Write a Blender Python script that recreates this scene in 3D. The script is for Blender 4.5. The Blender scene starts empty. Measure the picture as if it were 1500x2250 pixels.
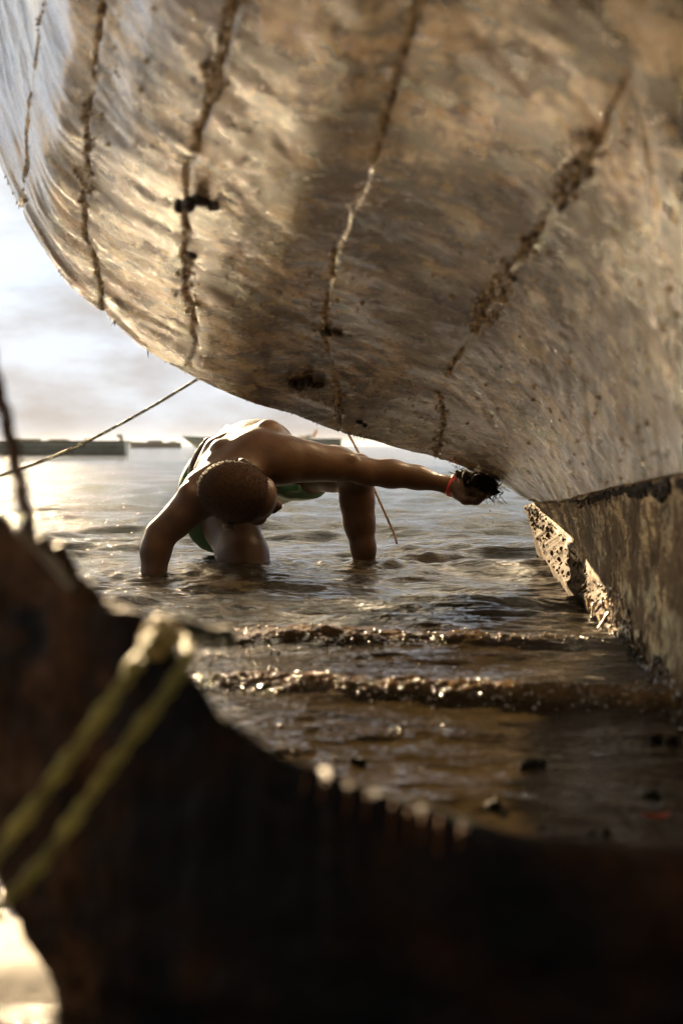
import bpy, math, random
import numpy as np
from mathutils import Vector

rng = np.random.RandomState(7)
random.seed(7)
scene = bpy.context.scene
COL = scene.collection

# ------------------------------------------------------------------ camera, sky, sun
H = 0.345            # lens height above the water
FPX = 3125.0         # 50 mm lens on a 36 mm tall frame, 2250 px
CX, HY = 750.0, 978.0

cam_d = bpy.data.cameras.new("camera")
cam = bpy.data.objects.new("camera", cam_d)
COL.objects.link(cam)
cam.location = (0, 0, H)
cam.rotation_euler = (math.radians(90), 0, 0)
cam_d.sensor_fit = 'VERTICAL'
cam_d.sensor_height = 36.0
cam_d.lens = 50.0
cam_d.shift_y = -(1125 - HY) / 2250.0
cam_d.clip_start = 0.05
cam_d.clip_end = 9000
cam_d.dof.use_dof = True
cam_d.dof.focus_distance = 3.95
cam_d.dof.aperture_fstop = 4.6
cam_d.dof.aperture_blades = 0
scene.camera = cam

SUN_AZ, SUN_EL = -19.0, 17.0
w = bpy.data.worlds.new("World")
scene.world = w
w.use_nodes = True
nt = w.node_tree
for n in list(nt.nodes):
    nt.nodes.remove(n)
out = nt.nodes.new("ShaderNodeOutputWorld")
bg = nt.nodes.new("ShaderNodeBackground")
sky = nt.nodes.new("ShaderNodeTexSky")
sky.sky_type = 'NISHITA'
sky.sun_disc = False
sky.sun_elevation = math.radians(SUN_EL)
sky.sun_rotation = math.radians(SUN_AZ)
sky.air_density = 1.0
sky.dust_density = 3.0
sky.ozone_density = 1.5
bg.inputs['Strength'].default_value = 0.05
tc = nt.nodes.new("ShaderNodeTexCoord")
mp = nt.nodes.new("ShaderNodeMapping")
mp.inputs['Scale'].default_value = (1.0, 1.0, 2.6)
mp.inputs['Location'].default_value = (0.35, 0.1, 0.27)
ns = nt.nodes.new("ShaderNodeTexNoise")
ns.inputs['Scale'].default_value = 7.5
ns.inputs['Detail'].default_value = 8
ns.inputs['Roughness'].default_value = 0.58
cr = nt.nodes.new("ShaderNodeValToRGB")
cr.color_ramp.elements[0].position = 0.44
cr.color_ramp.elements[0].color = (1.95, 2.25, 2.65, 1)
cr.color_ramp.elements[1].position = 0.62
cr.color_ramp.elements[1].color = (1.2, 1.24, 1.38, 1)
mx = nt.nodes.new("ShaderNodeMixRGB")
mx.inputs['Fac'].default_value = 0.99
nt.links.new(tc.outputs['Generated'], mp.inputs['Vector'])
nt.links.new(mp.outputs['Vector'], ns.inputs['Vector'])
nt.links.new(ns.outputs['Fac'], cr.inputs['Fac'])
nt.links.new(sky.outputs['Color'], mx.inputs['Color1'])
nt.links.new(cr.outputs['Color'], mx.inputs['Color2'])
# thin backlit cloud: dimmer and lilac at the horizon, warm bright band added higher up to light water and hull
sxyz = nt.nodes.new("ShaderNodeSeparateXYZ")
nt.links.new(tc.outputs['Generated'], sxyz.inputs[0])
el = nt.nodes.new("ShaderNodeValToRGB")
for p_, c_ in ((0.0, (.90, .86, .82)), (.04, (1.0, .98, .96)), (.11, (1.0, 1.03, 1.06)), (.19, (1.08, 1.08, 1.06)), (.32, (3.2, 2.5, 1.6)), (.60, (1.2, .93, .62)), (1.0, (.65, .52, .36))):
    if p_ in (0.0, 1.0):
        e_ = el.color_ramp.elements[0 if p_ == 0.0 else -1]
    else:
        e_ = el.color_ramp.elements.new(p_)
    e_.color = (*c_, 1)
nt.links.new(sxyz.outputs['Z'], el.inputs['Fac'])
mul = nt.nodes.new("ShaderNodeMixRGB")
mul.blend_type = 'MULTIPLY'
mul.inputs['Fac'].default_value = 1.0
nt.links.new(mx.outputs['Color'], mul.inputs['Color1'])
nt.links.new(el.outputs['Color'], mul.inputs['Color2'])
# the sky away from the sun is darker: dimmed behind the camera to deepen the foreground
dp = nt.nodes.new("ShaderNodeVectorMath")
dp.operation = 'DOT_PRODUCT'
dp.inputs[1].default_value = (math.sin(math.radians(SUN_AZ)), math.cos(math.radians(SUN_AZ)), 0)
nt.links.new(tc.outputs['Generated'], dp.inputs[0])
azf = nt.nodes.new("ShaderNodeMapRange")
azf.interpolation_type = 'SMOOTHSTEP'
azf.inputs['From Min'].default_value = -.5
azf.inputs['From Max'].default_value = .9
azf.inputs['To Min'].default_value = .22
azf.inputs['To Max'].default_value = 1.0
nt.links.new(dp.outputs['Value'], azf.inputs['Value'])
mul2 = nt.nodes.new("ShaderNodeVectorMath")
mul2.operation = 'SCALE'
nt.links.new(mul.outputs['Color'], mul2.inputs[0])
nt.links.new(azf.outputs['Result'], mul2.inputs['Scale'])
nt.links.new(mul2.outputs['Vector'], bg.inputs['Color'])
nt.links.new(bg.outputs['Background'], out.inputs['Surface'])

sun_d = bpy.data.lights.new("sun", 'SUN')
sun_d.energy = 5.0
sun_d.angle = math.radians(0.6)
sun_d.color = (1.0, 0.74, 0.44)
sun = bpy.data.objects.new("sun", sun_d)
COL.objects.link(sun)
_a, _e = math.radians(SUN_AZ), math.radians(SUN_EL)
sdir = Vector((math.sin(_a) * math.cos(_e), math.cos(_a) * math.cos(_e), math.sin(_e)))
sun.rotation_euler = sdir.to_track_quat('Z', 'Y').to_euler()
sun.location = sdir * 20

scene.view_settings.view_transform = 'Standard'
scene.view_settings.look = 'None'
scene.view_settings.gamma = 1.0
scene.view_settings.exposure = 2.9
scene.cycles.max_bounces = 6
scene.cycles.diffuse_bounces = 3
scene.cycles.glossy_bounces = 3
scene.cycles.sample_clamp_indirect = 60.0
scene.cycles.sample_clamp_direct = 200.0
scene.cycles.blur_glossy = 1.0
scene.cycles.use_denoising = True

# ------------------------------------------------------------------ helpers
def P(px, py, d):
    """a point of the photograph at d metres"""
    return np.array(((px - CX) / FPX * d, d, H - (py - HY) / FPX * d))

def nrm(v):
    v = np.asarray(v, float)
    return v / np.linalg.norm(v)

def link(name, verts, faces, mat=None, parent=None, smooth=True):
    me = bpy.data.meshes.new(name)
    me.from_pydata([tuple(map(float, v)) for v in verts] if not isinstance(verts, np.ndarray) else verts.tolist(),
                   [], faces.tolist() if isinstance(faces, np.ndarray) else faces)
    me.update()
    if smooth:
        me.polygons.foreach_set('use_smooth', np.ones(len(me.polygons), dtype=bool))
    o = bpy.data.objects.new(name, me)
    COL.objects.link(o)
    if mat:
        me.materials.append(mat)
    if parent is not None:
        o.parent = parent
        o.matrix_parent_inverse = parent.matrix_world.inverted()
    return o

def empty(name, loc):
    o = bpy.data.objects.new(name, None)
    COL.objects.link(o)
    o.location = tuple(map(float, loc))
    bpy.context.view_layer.update()
    return o

def tag(o, label=None, cat=None, group=None, kind=None):
    if label: o['label'] = label
    if cat: o['category'] = cat
    if group: o['group'] = group
    if kind: o['kind'] = kind
    return o

def grid_faces(nr, nc, wrap=False, off=0):
    r = np.arange(nr - 1)[:, None]
    c = np.arange(nc if wrap else nc - 1)[None, :]
    a = r * nc + c
    b = r * nc + (c + 1) % nc
    return np.stack([a, b, b + nc, a + nc], -1).reshape(-1, 4) + off

def cr_spline(pts, n):
    """Catmull-Rom through pts, n samples evenly spaced in parameter"""
    pts = np.asarray(pts, float)
    m = len(pts)
    t = np.linspace(0, m - 1 - 1e-9, n)
    i = t.astype(int)
    f = (t - i)[:, None]
    e = np.vstack([2 * pts[0] - pts[1], pts, 2 * pts[-1] - pts[-2]])
    p0, p1, p2, p3 = e[i], e[i + 1], e[i + 2], e[i + 3]
    return 0.5 * (2 * p1 + (p2 - p0) * f + (2 * p0 - 5 * p1 + 4 * p2 - p3) * f ** 2 + (3 * p1 - p0 - 3 * p2 + p3) * f ** 3)

def resample(pts, n):
    pts = np.asarray(pts, float)
    s = np.concatenate([[0], np.cumsum(np.linalg.norm(np.diff(pts, axis=0), axis=1))])
    t = np.linspace(0, s[-1], n)
    return np.stack([np.interp(t, s, pts[:, k]) for k in range(pts.shape[1])], 1)

def hash3(i, j, k):
    n = (i * 374761393 + j * 668265263 + k * 2147483647 * 3 + 1013904223) & 0xffffffff
    n = ((n ^ (n >> 13)) * 1274126177) & 0xffffffff
    return ((n ^ (n >> 16)) & 0xffff) / 65535.0

def vnoise(p, scale=1.0, seed=0):
    p = np.asarray(p, float) * scale + seed * 17.31
    i = np.floor(p).astype(np.int64)
    f = p - i
    f = f * f * (3 - 2 * f)
    r = 0
    for dx in (0, 1):
        for dy in (0, 1):
            for dz in (0, 1):
                wgt = (f[..., 0] if dx else 1 - f[..., 0]) * (f[..., 1] if dy else 1 - f[..., 1]) * (f[..., 2] if dz else 1 - f[..., 2])
                r = r + wgt * hash3(i[..., 0] + dx, i[..., 1] + dy, i[..., 2] + dz)
    return r * 2 - 1

def fbm(p, scale, oct=4, seed=0):
    r, a, s = 0, 1.0, scale
    for o in range(oct):
        r = r + a * vnoise(p, s, seed + o)
        a *= 0.5
        s *= 2.03
    return r

# ------------------------------------------------------------------ materials
class M:
    """tiny node-graph helper"""
    def __init__(self, name):
        self.m = bpy.data.materials.new(name)
        self.m.use_nodes = True
        self.t = self.m.node_tree
        self.b = self.t.nodes['Principled BSDF']
        self.o = self.t.nodes['Material Output']
    def n(self, kind, **kw):
        x = self.t.nodes.new(kind)
        for k, v in kw.items():
            if k in x.inputs.keys():
                x.inputs[k].default_value = v
            else:
                setattr(x, k, v)
        return x
    def l(self, a, b):
        self.t.links.new(a, b)
    def coord(self, kind='Object', scale=(1, 1, 1), rot=(0, 0, 0)):
        c = self.n('ShaderNodeTexCoord')
        mp = self.n('ShaderNodeMapping')
        mp.inputs['Scale'].default_value = scale
        mp.inputs['Rotation'].default_value = rot
        self.l(c.outputs[kind], mp.inputs['Vector'])
        return mp.outputs['Vector']
    def noise(self, vec, scale, detail=5, rough=0.55, dist=0.0):
        x = self.n('ShaderNodeTexNoise')
        x.inputs['Scale'].default_value = scale
        x.inputs['Detail'].default_value = detail
        x.inputs['Roughness'].default_value = rough
        x.inputs['Distortion'].default_value = dist
        self.l(vec, x.inputs['Vector'])
        return x.outputs['Fac']
    def ramp(self, fac, stops):
        x = self.n('ShaderNodeValToRGB')
        e = x.color_ramp.elements
        while len(e) < len(stops):
            e.new(0.5)
        for el, (p, c) in zip(e, stops):
            el.position = p
            el.color = (c[0], c[1], c[2], 1) if isinstance(c, (tuple, list)) else (c, c, c, 1)
        self.l(fac, x.inputs['Fac'])
        return x.outputs['Color']
    def mix(self, fac, a, b, mode='MIX'):
        x = self.n('ShaderNodeMixRGB', blend_type=mode)
        for s, v in ((x.inputs['Fac'], fac), (x.inputs['Color1'], a), (x.inputs['Color2'], b)):
            if isinstance(v, (int, float)):
                s.default_value = v if s.type == 'VALUE' else (v, v, v, 1)
            elif isinstance(v, (tuple, list)):
                s.default_value = (v[0], v[1], v[2], 1)
            else:
                self.l(v, s)
        return x.outputs['Color']
    def math(self, op, a, b=0.0):
        x = self.n('ShaderNodeMath', operation=op)
        for s, v in ((x.inputs[0], a), (x.inputs[1], b)):
            if isinstance(v, (int, float)): s.default_value = v
            else: self.l(v, s)
        return x.outputs[0]
    def bump(self, h, strength, dist, prev=None):
        x = self.n('ShaderNodeBump')
        x.inputs['Strength'].default_value = strength
        x.inputs['Distance'].default_value = dist
        self.l(h, x.inputs['Height'])
        if prev is not None:
            self.l(prev, x.inputs['Normal'])
        return x.outputs['Normal']
    def set(self, **kw):
        names = {'col': 'Base Color', 'rough': 'Roughness', 'metal': 'Metallic', 'normal': 'Normal',
                 'coat': 'Coat Weight', 'coat_rough': 'Coat Roughness', 'spec': 'Specular IOR Level', 'ior': 'IOR',
                 'sss': 'Subsurface Weight', 'sss_scale': 'Subsurface Scale', 'trans': 'Transmission Weight',
                 'sheen': 'Sheen Weight', 'coat_ior': 'Coat IOR'}
        for k, v in kw.items():
            s = self.b.inputs[names[k]]
            if isinstance(v, (int, float)): s.default_value = v
            elif isinstance(v, (tuple, list)): s.default_value = (v[0], v[1], v[2], 1)
            else: self.l(v, s)
        return self.m

def mat_hull(deadwood=False):
    m = M('weathered_hull_planks' if not deadwood else 'weathered_keel_timber')
    uv = m.n('ShaderNodeUVMap')
    mp = m.n('ShaderNodeMapping')
    m.l(uv.outputs['UV'], mp.inputs['Vector'])
    ob = m.coord('Object')
    # scrub streaks follow the run of the planks (u, in metres), seams cross them (v)
    wob = m.noise(ob, 2.5, 3, .5)
    wv = m.mix(0.06, mp.outputs['Vector'], wob, 'ADD')
    def stretched(sx, sy, scale, det=6, r=.62, dist=0.0, rot=0.0):
        q = m.n('ShaderNodeMapping')
        q.inputs['Scale'].default_value = (sx, sy, 1)
        q.inputs['Rotation'].default_value = (0, 0, rot)
        m.l(wv, q.inputs['Vector'])
        return m.noise(q.outputs['Vector'], scale, det, r, dist)
    if deadwood:
        st1, st2, st3 = stretched(1, 5, 5), stretched(1.2, 9, 12), stretched(1, 3, 3)
    else:
        st1, st2, st3 = stretched(1.0, 3.6, 4.2, det=9, r=.68, dist=.2, rot=-.12), stretched(1.2, 5.0, 13, det=8, r=.68, rot=-.16), stretched(1.0, 2.2, 2.2, rot=-.1)
    blot = m.noise(ob, 3.2, 7, .65)
    grit = m.noise(ob, 60, 5, .7)
    mid = m.noise(ob, 16, 6, .7)
    base = m.ramp(st1, [(.30, (.09, .058, .030)), (.42, (.28, .19, .10)), (.52, (.52, .39, .235)), (.66, (.74, .62, .43))])
    base = m.mix(m.ramp(st2, [(.42, 0), (.62, 1)]), base, (.74, .66, .50))
    base = m.mix(m.ramp(st2, [(.30, 1), (.44, 0)]), base, (.085, .055, .03))
    base = m.mix(m.ramp(blot, [(.42, .97), (.56, 0)]), base, (.07, .043, .022))
    base = m.mix(m.ramp(st3, [(.50, 0), (.64, .75)]), base, (.56, .57, .48))
    base = m.mix(m.ramp(grit, [(.30, .8), (.46, 0)]), base, (.05, .032, .018))
    base = m.mix(m.ramp(grit, [(.60, 0), (.74, .7)]), base, (.78, .70, .54))
    base = m.mix(m.ramp(mid, [(.28, .9), (.40, 0)]), base, (.03, .02, .012))
    flake = m.noise(wv, 5.5, 10, .72, .4)
    base = m.mix(m.ramp(flake, [(.485, .9), (.515, 0)]), base, (.10, .062, .032))
    flake2 = m.noise(ob, 13, 9, .75, .3)
    base = m.mix(m.ramp(flake2, [(.45, .92), (.475, 0)]), base, (.040, .025, .013))
    base = m.mix(m.ramp(flake2, [(.585, 0), (.61, .75)]), base, (.72, .66, .52))
    if not deadwood:
        # a broad stain of dried algae on the middle of the bottom
        vd = m.n('ShaderNodeVectorMath', operation='DISTANCE')
        vd.inputs[1].default_value = (-.60, -1.45, .78)
        m.l(ob, vd.inputs[0])
        dd_ = m.math('ADD', vd.outputs['Value'], m.math('MULTIPLY', m.noise(ob, 5, 6, .65), .5))
        base = m.mix(m.ramp(dd_, [(.42, .85), (.68, 0)]), base, m.ramp(flake2, [(.40, (.03, .019, .010)), (.58, (.16, .105, .058))]))
    h = m.mix(.5, mid, grit)
    h2 = m.mix(.5, h, st2)
    nrmn = m.bump(m.mix(.5, h2, m.noise(ob, 130, 4, .7)), .50, .009)
    rough = m.ramp(mid, [(.35, .20), (.7, .40)])
    if deadwood:
        base = m.mix(.06, m.mix(1.0, base, (1.0, .92, .76), 'MULTIPLY'), (.55, .46, .34))
    else:
        base = m.mix(1.0, base, (.90, .78, .59), 'MULTIPLY')
    return m.set(col=base, rough=rough if not deadwood else .8, normal=nrmn, spec=.9 if not deadwood else .1, coat=(1.0 if not deadwood else .0), coat_rough=.17, coat_ior=1.95)

def mat_barnacle():
    m = M('barnacle_shell')
    v = m.coord('Object')
    c = m.ramp(m.noise(v, 70, 4, .6), [(.35, (.06, .04, .02)), (.5, (.32, .24, .13)), (.66, (.62, .53, .38))])
    return m.set(col=c, rough=.22, spec=.8, normal=m.bump(m.noise(v, 260, 3), .6, .003), coat=.5, coat_rough=.12)

def mat_dark(name, stops, scale, rough=.5, bump=.5, bd=.004, spec=.4, detail=5, coat=0.0):
    m = M(name)
    v = m.coord('Object')
    f = m.noise(v, scale, detail, .62)
    col = m.ramp(f, stops)
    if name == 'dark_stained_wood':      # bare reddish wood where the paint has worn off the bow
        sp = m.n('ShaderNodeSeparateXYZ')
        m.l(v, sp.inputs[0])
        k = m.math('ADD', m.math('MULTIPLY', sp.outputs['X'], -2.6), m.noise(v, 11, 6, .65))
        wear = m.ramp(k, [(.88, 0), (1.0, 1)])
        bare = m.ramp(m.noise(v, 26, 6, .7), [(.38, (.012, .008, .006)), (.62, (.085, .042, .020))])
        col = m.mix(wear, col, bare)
    return m.set(col=col, rough=rough, spec=spec, coat=coat,
                 normal=m.bump(m.noise(v, scale * 4, 5, .65), bump, bd))

def mat_rope(name, c1, c2):
    m = M(name)
    v = m.coord('Object')
    f = m.noise(v, 60, 4, .6)
    c = m.ramp(f, [(.35, c1), (.65, c2)])
    return m.set(col=c, rough=.55, spec=.4, normal=m.bump(m.noise(v, 900, 3, .6), .8, .001))

def mat_skin():
    m = M('wet_brown_skin')
    v = m.coord('Object')
    f = m.noise(v, 14, 4, .5)
    g = m.noise(v, 150, 3, .6)
    c = m.ramp(f, [(.3, (.040, .021, .012)), (.7, (.068, .036, .020))])
    r = m.ramp(m.noise(v, 30, 4, .6), [(.35, .34), (.65, .52)])
    n1 = m.bump(m.noise(v, 24, 4, .6), .35, .006, m.bump(g, .2, .002))
    wet = m.n('ShaderNodeTexVoronoi')
    wet.inputs['Scale'].default_value = 130
    m.l(v, wet.inputs['Vector'])
    drops = m.ramp(wet.outputs['Distance'], [(.0, 1), (.22, 0)])
    sparse = m.ramp(m.noise(v, 40, 2), [(.56, 0), (.62, 1)])
    n2 = m.bump(m.mix(1.0, drops, sparse, 'MULTIPLY'), .5, .0015, n1)
    return m.set(col=c, rough=r, spec=.2, normal=n2, coat=.02, coat_rough=.25, sss=.03, sss_scale=.01)

def mat_hair():
    m = M('short_brown_hair')
    v = m.coord('Object')
    c = m.ramp(m.noise(v, 120, 4, .7), [(.35, (.016, .008, .004)), (.65, (.06, .028, .012))])
    return m.set(col=c, rough=.7, spec=.15, sheen=.0, normal=m.bump(m.noise(v, 420, 3, .7), .9, .003))

def mat_water():
    m = M('shallow_sea_water')
    g = m.n('ShaderNodeNewGeometry')
    sx = m.n('ShaderNodeSeparateXYZ')
    m.l(g.outputs['Position'], sx.inputs[0])
    pos = m.coord('Object')
    # turbid sandy water by the shore, clearer green water farther out
    t = m.n('ShaderNodeMapRange')
    t.inputs['From Min'].default_value = 2.2
    t.inputs['From Max'].default_value = 9.0
    wob = m.math('MULTIPLY', m.noise(pos, 1.3, 3), 2.2)
    m.l(m.math('ADD', sx.outputs['Y'], m.math('SUBTRACT', wob, 1.1)), t.inputs['Value'])
    c = m.ramp(t.outputs['Result'], [(0.0, (.026, .018, .008)), (.3, (.020, .015, .008)), (.75, (.020, .021, .014)), (1.0, (.012, .017, .014))])
    v1 = m.coord('Object', (1, 3.2, 1), (0, 0, .08))
    v2 = m.coord('Object', (1, 2.4, 1), (0, 0, -.2))
    n1 = m.noise(v1, 8.5, 5, .6, .7)
    n2 = m.noise(v2, 30, 4, .6, .8)
    near = m.n('ShaderNodeMapRange')
    near.inputs['From Min'].default_value = 3.0
    near.inputs['From Max'].default_value = 60.0
    near.inputs['To Min'].default_value = 1.0
    near.inputs['To Max'].default_value = 0.6
    m.l(sx.outputs['Y'], near.inputs['Value'])
    b1 = m.n('ShaderNodeBump'); b1.inputs['Distance'].default_value = .0125
    m.l(n1, b1.inputs['Height']); m.l(near.outputs['Result'], b1.inputs['Strength'])
    b2 = m.n('ShaderNodeBump'); b2.inputs['Distance'].default_value = .0052
    m.l(n2, b2.inputs['Height']); m.l(near.outputs['Result'], b2.inputs['Strength'])
    m.l(b1.outputs['Normal'], b2.inputs['Normal'])
    rg = m.n('ShaderNodeMapRange')
    rg.inputs['From Min'].default_value = 2.0
    rg.inputs['From Max'].default_value = 40.0
    rg.inputs['To Min'].default_value = .04
    rg.inputs['To Max'].default_value = .07
    m.l(sx.outputs['Y'], rg.inputs['Value'])
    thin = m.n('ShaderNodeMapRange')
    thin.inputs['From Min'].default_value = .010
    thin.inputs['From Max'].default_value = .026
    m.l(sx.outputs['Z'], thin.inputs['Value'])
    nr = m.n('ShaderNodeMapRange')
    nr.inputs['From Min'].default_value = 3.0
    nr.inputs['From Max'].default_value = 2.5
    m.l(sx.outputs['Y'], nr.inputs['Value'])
    crest_glow = m.ramp(m.noise(pos, 38, 4, .6), [(.3, (.045, .026, .009)), (.7, (.20, .115, .042))])  # sun glowing through the wave crests, put into the water colour by height
    c = m.mix(m.math('MULTIPLY', thin.outputs['Result'], nr.outputs['Result']), c, crest_glow)
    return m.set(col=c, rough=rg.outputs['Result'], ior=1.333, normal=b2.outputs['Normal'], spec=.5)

def mat_sand():
    m = M('wet_sand')
    v = m.coord('Object')
    c = m.ramp(m.noise(v, 9, 6, .6), [(.35, (.06, .05, .04)), (.65, (.14, .12, .095))])
    c = m.mix(m.ramp(m.noise(v, 260, 3, .6), [(.3, .6), (.5, 0)]), c, (.10, .07, .045))
    return m.set(col=c, rough=.75, spec=.12, normal=m.bump(m.noise(v, 90, 5, .65), .5, .004))

def mat_shorts():
    m = M('green_shorts_cloth')
    at = m.n('ShaderNodeAttribute', attribute_name='stripe')
    v = m.coord('Object')
    c = m.ramp(m.noise(v, 25, 3), [(.3, (.015, .075, .035)), (.7, (.03, .13, .06))])
    s = m.n('ShaderNodeSeparateXYZ')
    st = m.ramp(at.outputs['Fac'], [(.0, 0), (.10, 0), (.12, 1), (.26, 1), (.28, 0), (.40, 0), (.42, 1), (.54, 1), (.56, 0)])
    c = m.mix(st, c, (.62, .38, .03))
    return m.set(col=c, rough=.5, spec=.4, normal=m.bump(m.noise(v, 700, 2), .3, .001), sheen=.2)

def mat_plain(name, col, rough=.5, metal=0.0, var=.25, scale=3.0):
    m = M(name)
    v = m.coord('Object')
    f = m.noise(v, scale, 5, .6)
    a = tuple(x * (1 - var) for x in col)
    b = tuple(min(1, x * (1 + var)) for x in col)
    return m.set(col=m.ramp(f, [(.3, a), (.7, b)]), rough=rough, metal=metal, spec=.5 if rough < .8 else .06)

# ------------------------------------------------------------------ sea
SW = []
for _ in range(110):
    lam = 0.045 * (2.6 / 0.045) ** rng.rand()
    ang = math.radians(rng.normal(0, 30 if lam > .35 else 20))
    amp = 0.0050 * lam ** 0.82 * rng.uniform(.5, 1.4) * (1.25 if lam < .22 else (.95 if lam < .6 else .6))
    SW.append((lam, math.sin(ang), math.cos(ang), amp, rng.uniform(0, 6.283)))

def sea_height(x, y, step):
    p2 = np.stack([x, y, np.zeros_like(x)], -1)
    warp = fbm(p2, .9, 2, 3) * .12
    patch = .75 + .5 * vnoise(p2, .8, 5)
    calm = np.clip((y - 1.5) / 2.2, 0, 1)
    near = .25 + .75 * calm * calm * (3 - 2 * calm)
    z = np.zeros_like(x)
    for lam, sx, cy, amp, ph in SW:
        k = 2 * math.pi / lam
        fade = np.clip(lam / (step * 3.0) - 1, 0, 1)
        lw = 1.0 if lam < .3 else near
        a = k * (x * sx + (y + warp) * cy) + ph
        s = np.sin(a)
        z += amp * fade * lw * (s - .22 * np.cos(2 * a))
    z *= patch * (.55 + .45 * near)
    z *= 1 - .6 * np.exp(-((x + .2) ** 2 + ((y - 3.95) * .8) ** 2) / .42 ** 2)
    z += .018 * np.exp(-(((x + .47) / .28) ** 2 + ((y - 3.82) / .40) ** 2)) + .008 * np.exp(-(((x + .25) / .2) ** 2 + ((y - 4.0) / .3) ** 2))
    # the two small breakers running onto the sand
    far = np.clip((y - 12) / 40, 0, 1)
    z *= 1 + far * .8
    p1 = np.stack([x, np.zeros_like(x), np.zeros_like(x)], -1)
    def breaker(yc, h, wf, wb, sd, lump, slant=0.0):
        yy = yc + slant * x + .05 * vnoise(p1, 1.6, sd) + .015 * vnoise(p1, 7, sd + 1) + .006 * vnoise(p1, 25, sd + 7)
        t = y - yy
        hh = h * (.75 + .45 * vnoise(p1, 2.2, sd + 2) + .18 * vnoise(p1, 9, sd + 3) + .12 * vnoise(p1, 30, sd + 9))
        prof = np.where(t < 0, np.exp(-(t / wf) ** 2), np.exp(-(t / wb) ** 2))
        return hh * prof + lump * prof * fbm(p2, 45, 3, sd + 4)
    b = breaker(1.965, .026, .036, .11, 11, .0055, -.36)
    b += breaker(2.43, .027, .045, .15, 23, .0040, .06) * np.clip((.75 - x) / .5, 0, 1)
    b += breaker(1.66, .006, .02, .05, 37, .0012)
    b += .010 * np.exp(-((y - 3.1) / .09) ** 2) * (1 + vnoise(p2, 2.5, 41))
    z += b
    # fine chop
    z += .0027 * np.clip(1 - step / .02, 0, 1) * fbm(p2 * np.array([1, 3.0, 1]), 14, 4, 51)
    # the churned patch round the standing shin
    r = np.hypot(x - .25, (y - 4.15) * .9)
    z += .012 * np.exp(-(r / .28) ** 2) * fbm(p2 * np.array([1, 1.6, 1]), 9, 3, 61)
    for bx, by in ((.047, 4.06), (-.28, 4.03), (-.50, 3.78)):
        r = np.hypot(x - bx, y - by)
        z += .0065 * np.sin(r * 85) * np.exp(-r * 7) + .004 * np.exp(-((r - .05) / .018) ** 2)
    # swash edge: water thins out on the sand
    return z * np.clip((y - .86) / .35, .0, 1)

ys = [.80]
while ys[-1] < 6000:
    y = ys[-1]
    ys.append(y + min(max(y * y / 1700.0, .0028), y * .06))
ys = np.array(ys)
NCW = 620
u = np.linspace(-1, 1, NCW)
u = u * (.72 + .28 * u * u)
X = u[None, :] * (ys[:, None] * .62 + .55)
Y = np.repeat(ys[:, None], NCW, 1)
stp = np.maximum(np.gradient(ys)[:, None] + 0 * X, (ys[:, None] * .62 + .55) * 2 / NCW)
Z = sea_height(X, Y, stp)
Vw = np.stack([X, Y, Z], -1).reshape(-1, 3)
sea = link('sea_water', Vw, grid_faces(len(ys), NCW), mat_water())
tag(sea, kind='structure')

def sand_z(x, y):
    z = np.interp(y, [-6, -1.5, 0, .6, .84, .92, 1.05, 1.8, 3, 4, 8, 60], [.5, .2, .03, -.03, -.012, .008, -.003, -.05, -.11, -.16, -.5, -3])
    p = np.stack([x, y, 0 * x], -1)
    return z + .006 * fbm(p, 3, 3, 71) + .0035 * fbm(p, 14, 3, 72)
gx = np.concatenate([np.linspace(-30, -1.6, 20), np.linspace(-1.5, 1.5, 200), np.linspace(1.6, 30, 20)])
gy = np.concatenate([np.linspace(-30, -.1, 24), np.linspace(0, 2.5, 180), np.linspace(2.6, 60, 50)])
GX, GY = np.meshgrid(gx, gy)
sand = link('sand', np.stack([GX, GY, sand_z(GX, GY)], -1).reshape(-1, 3), grid_faces(len(gy), len(gx)), mat_sand())
tag(sand, kind='structure')

def ico(sub=1):
    bm_v = []
    t = (1 + 5 ** .5) / 2
    v = [(-1, t, 0), (1, t, 0), (-1, -t, 0), (1, -t, 0), (0, -1, t), (0, 1, t), (0, -1, -t), (0, 1, -t), (t, 0, -1), (t, 0, 1), (-t, 0, -1), (-t, 0, 1)]
    f = [(0, 11, 5), (0, 5, 1), (0, 1, 7), (0, 7, 10), (0, 10, 11), (1, 5, 9), (5, 11, 4), (11, 10, 2), (10, 7, 6), (7, 1, 8),
         (3, 9, 4), (3, 4, 2), (3, 2, 6), (3, 6, 8), (3, 8, 9), (4, 9, 5), (2, 4, 11), (6, 2, 10), (8, 6, 7), (9, 8, 1)]
    v = [nrm(x) for x in v]
    for _ in range(sub):
        cache, nf = {}, []
        def mid(a, b):
            k = (min(a, b), max(a, b))
            if k not in cache:
                v.append(nrm(v[a] + v[b])); cache[k] = len(v) - 1
            return cache[k]
        for a, b, c in f:
            ab, bc, ca = mid(a, b), mid(b, c), mid(c, a)
            nf += [(a, ab, ca), (b, bc, ab), (c, ca, bc), (ab, bc, ca)]
        f = nf
    return np.array(v), np.array(f)
IV, IF = ico(1)
IV2, IF2 = ico(2)

def lumps(centres, radii, squash=None, seed=0, hi=False):
    vs, fs = [], []
    V0, F0 = (IV2, IF2) if hi else (IV, IF)
    r = np.random.RandomState(seed)
    for i, (c, rad) in enumerate(zip(centres, radii)):
        v = V0 * (rad * (1 + .28 * vnoise(V0 * 1.7 + r.rand(3) * 50))[:, None]) * r.uniform(.7, 1.25, 3)
        fs.append(F0 + i * len(V0))
        vs.append(v + c)
    return np.vstack(vs), np.vstack(fs)


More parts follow.
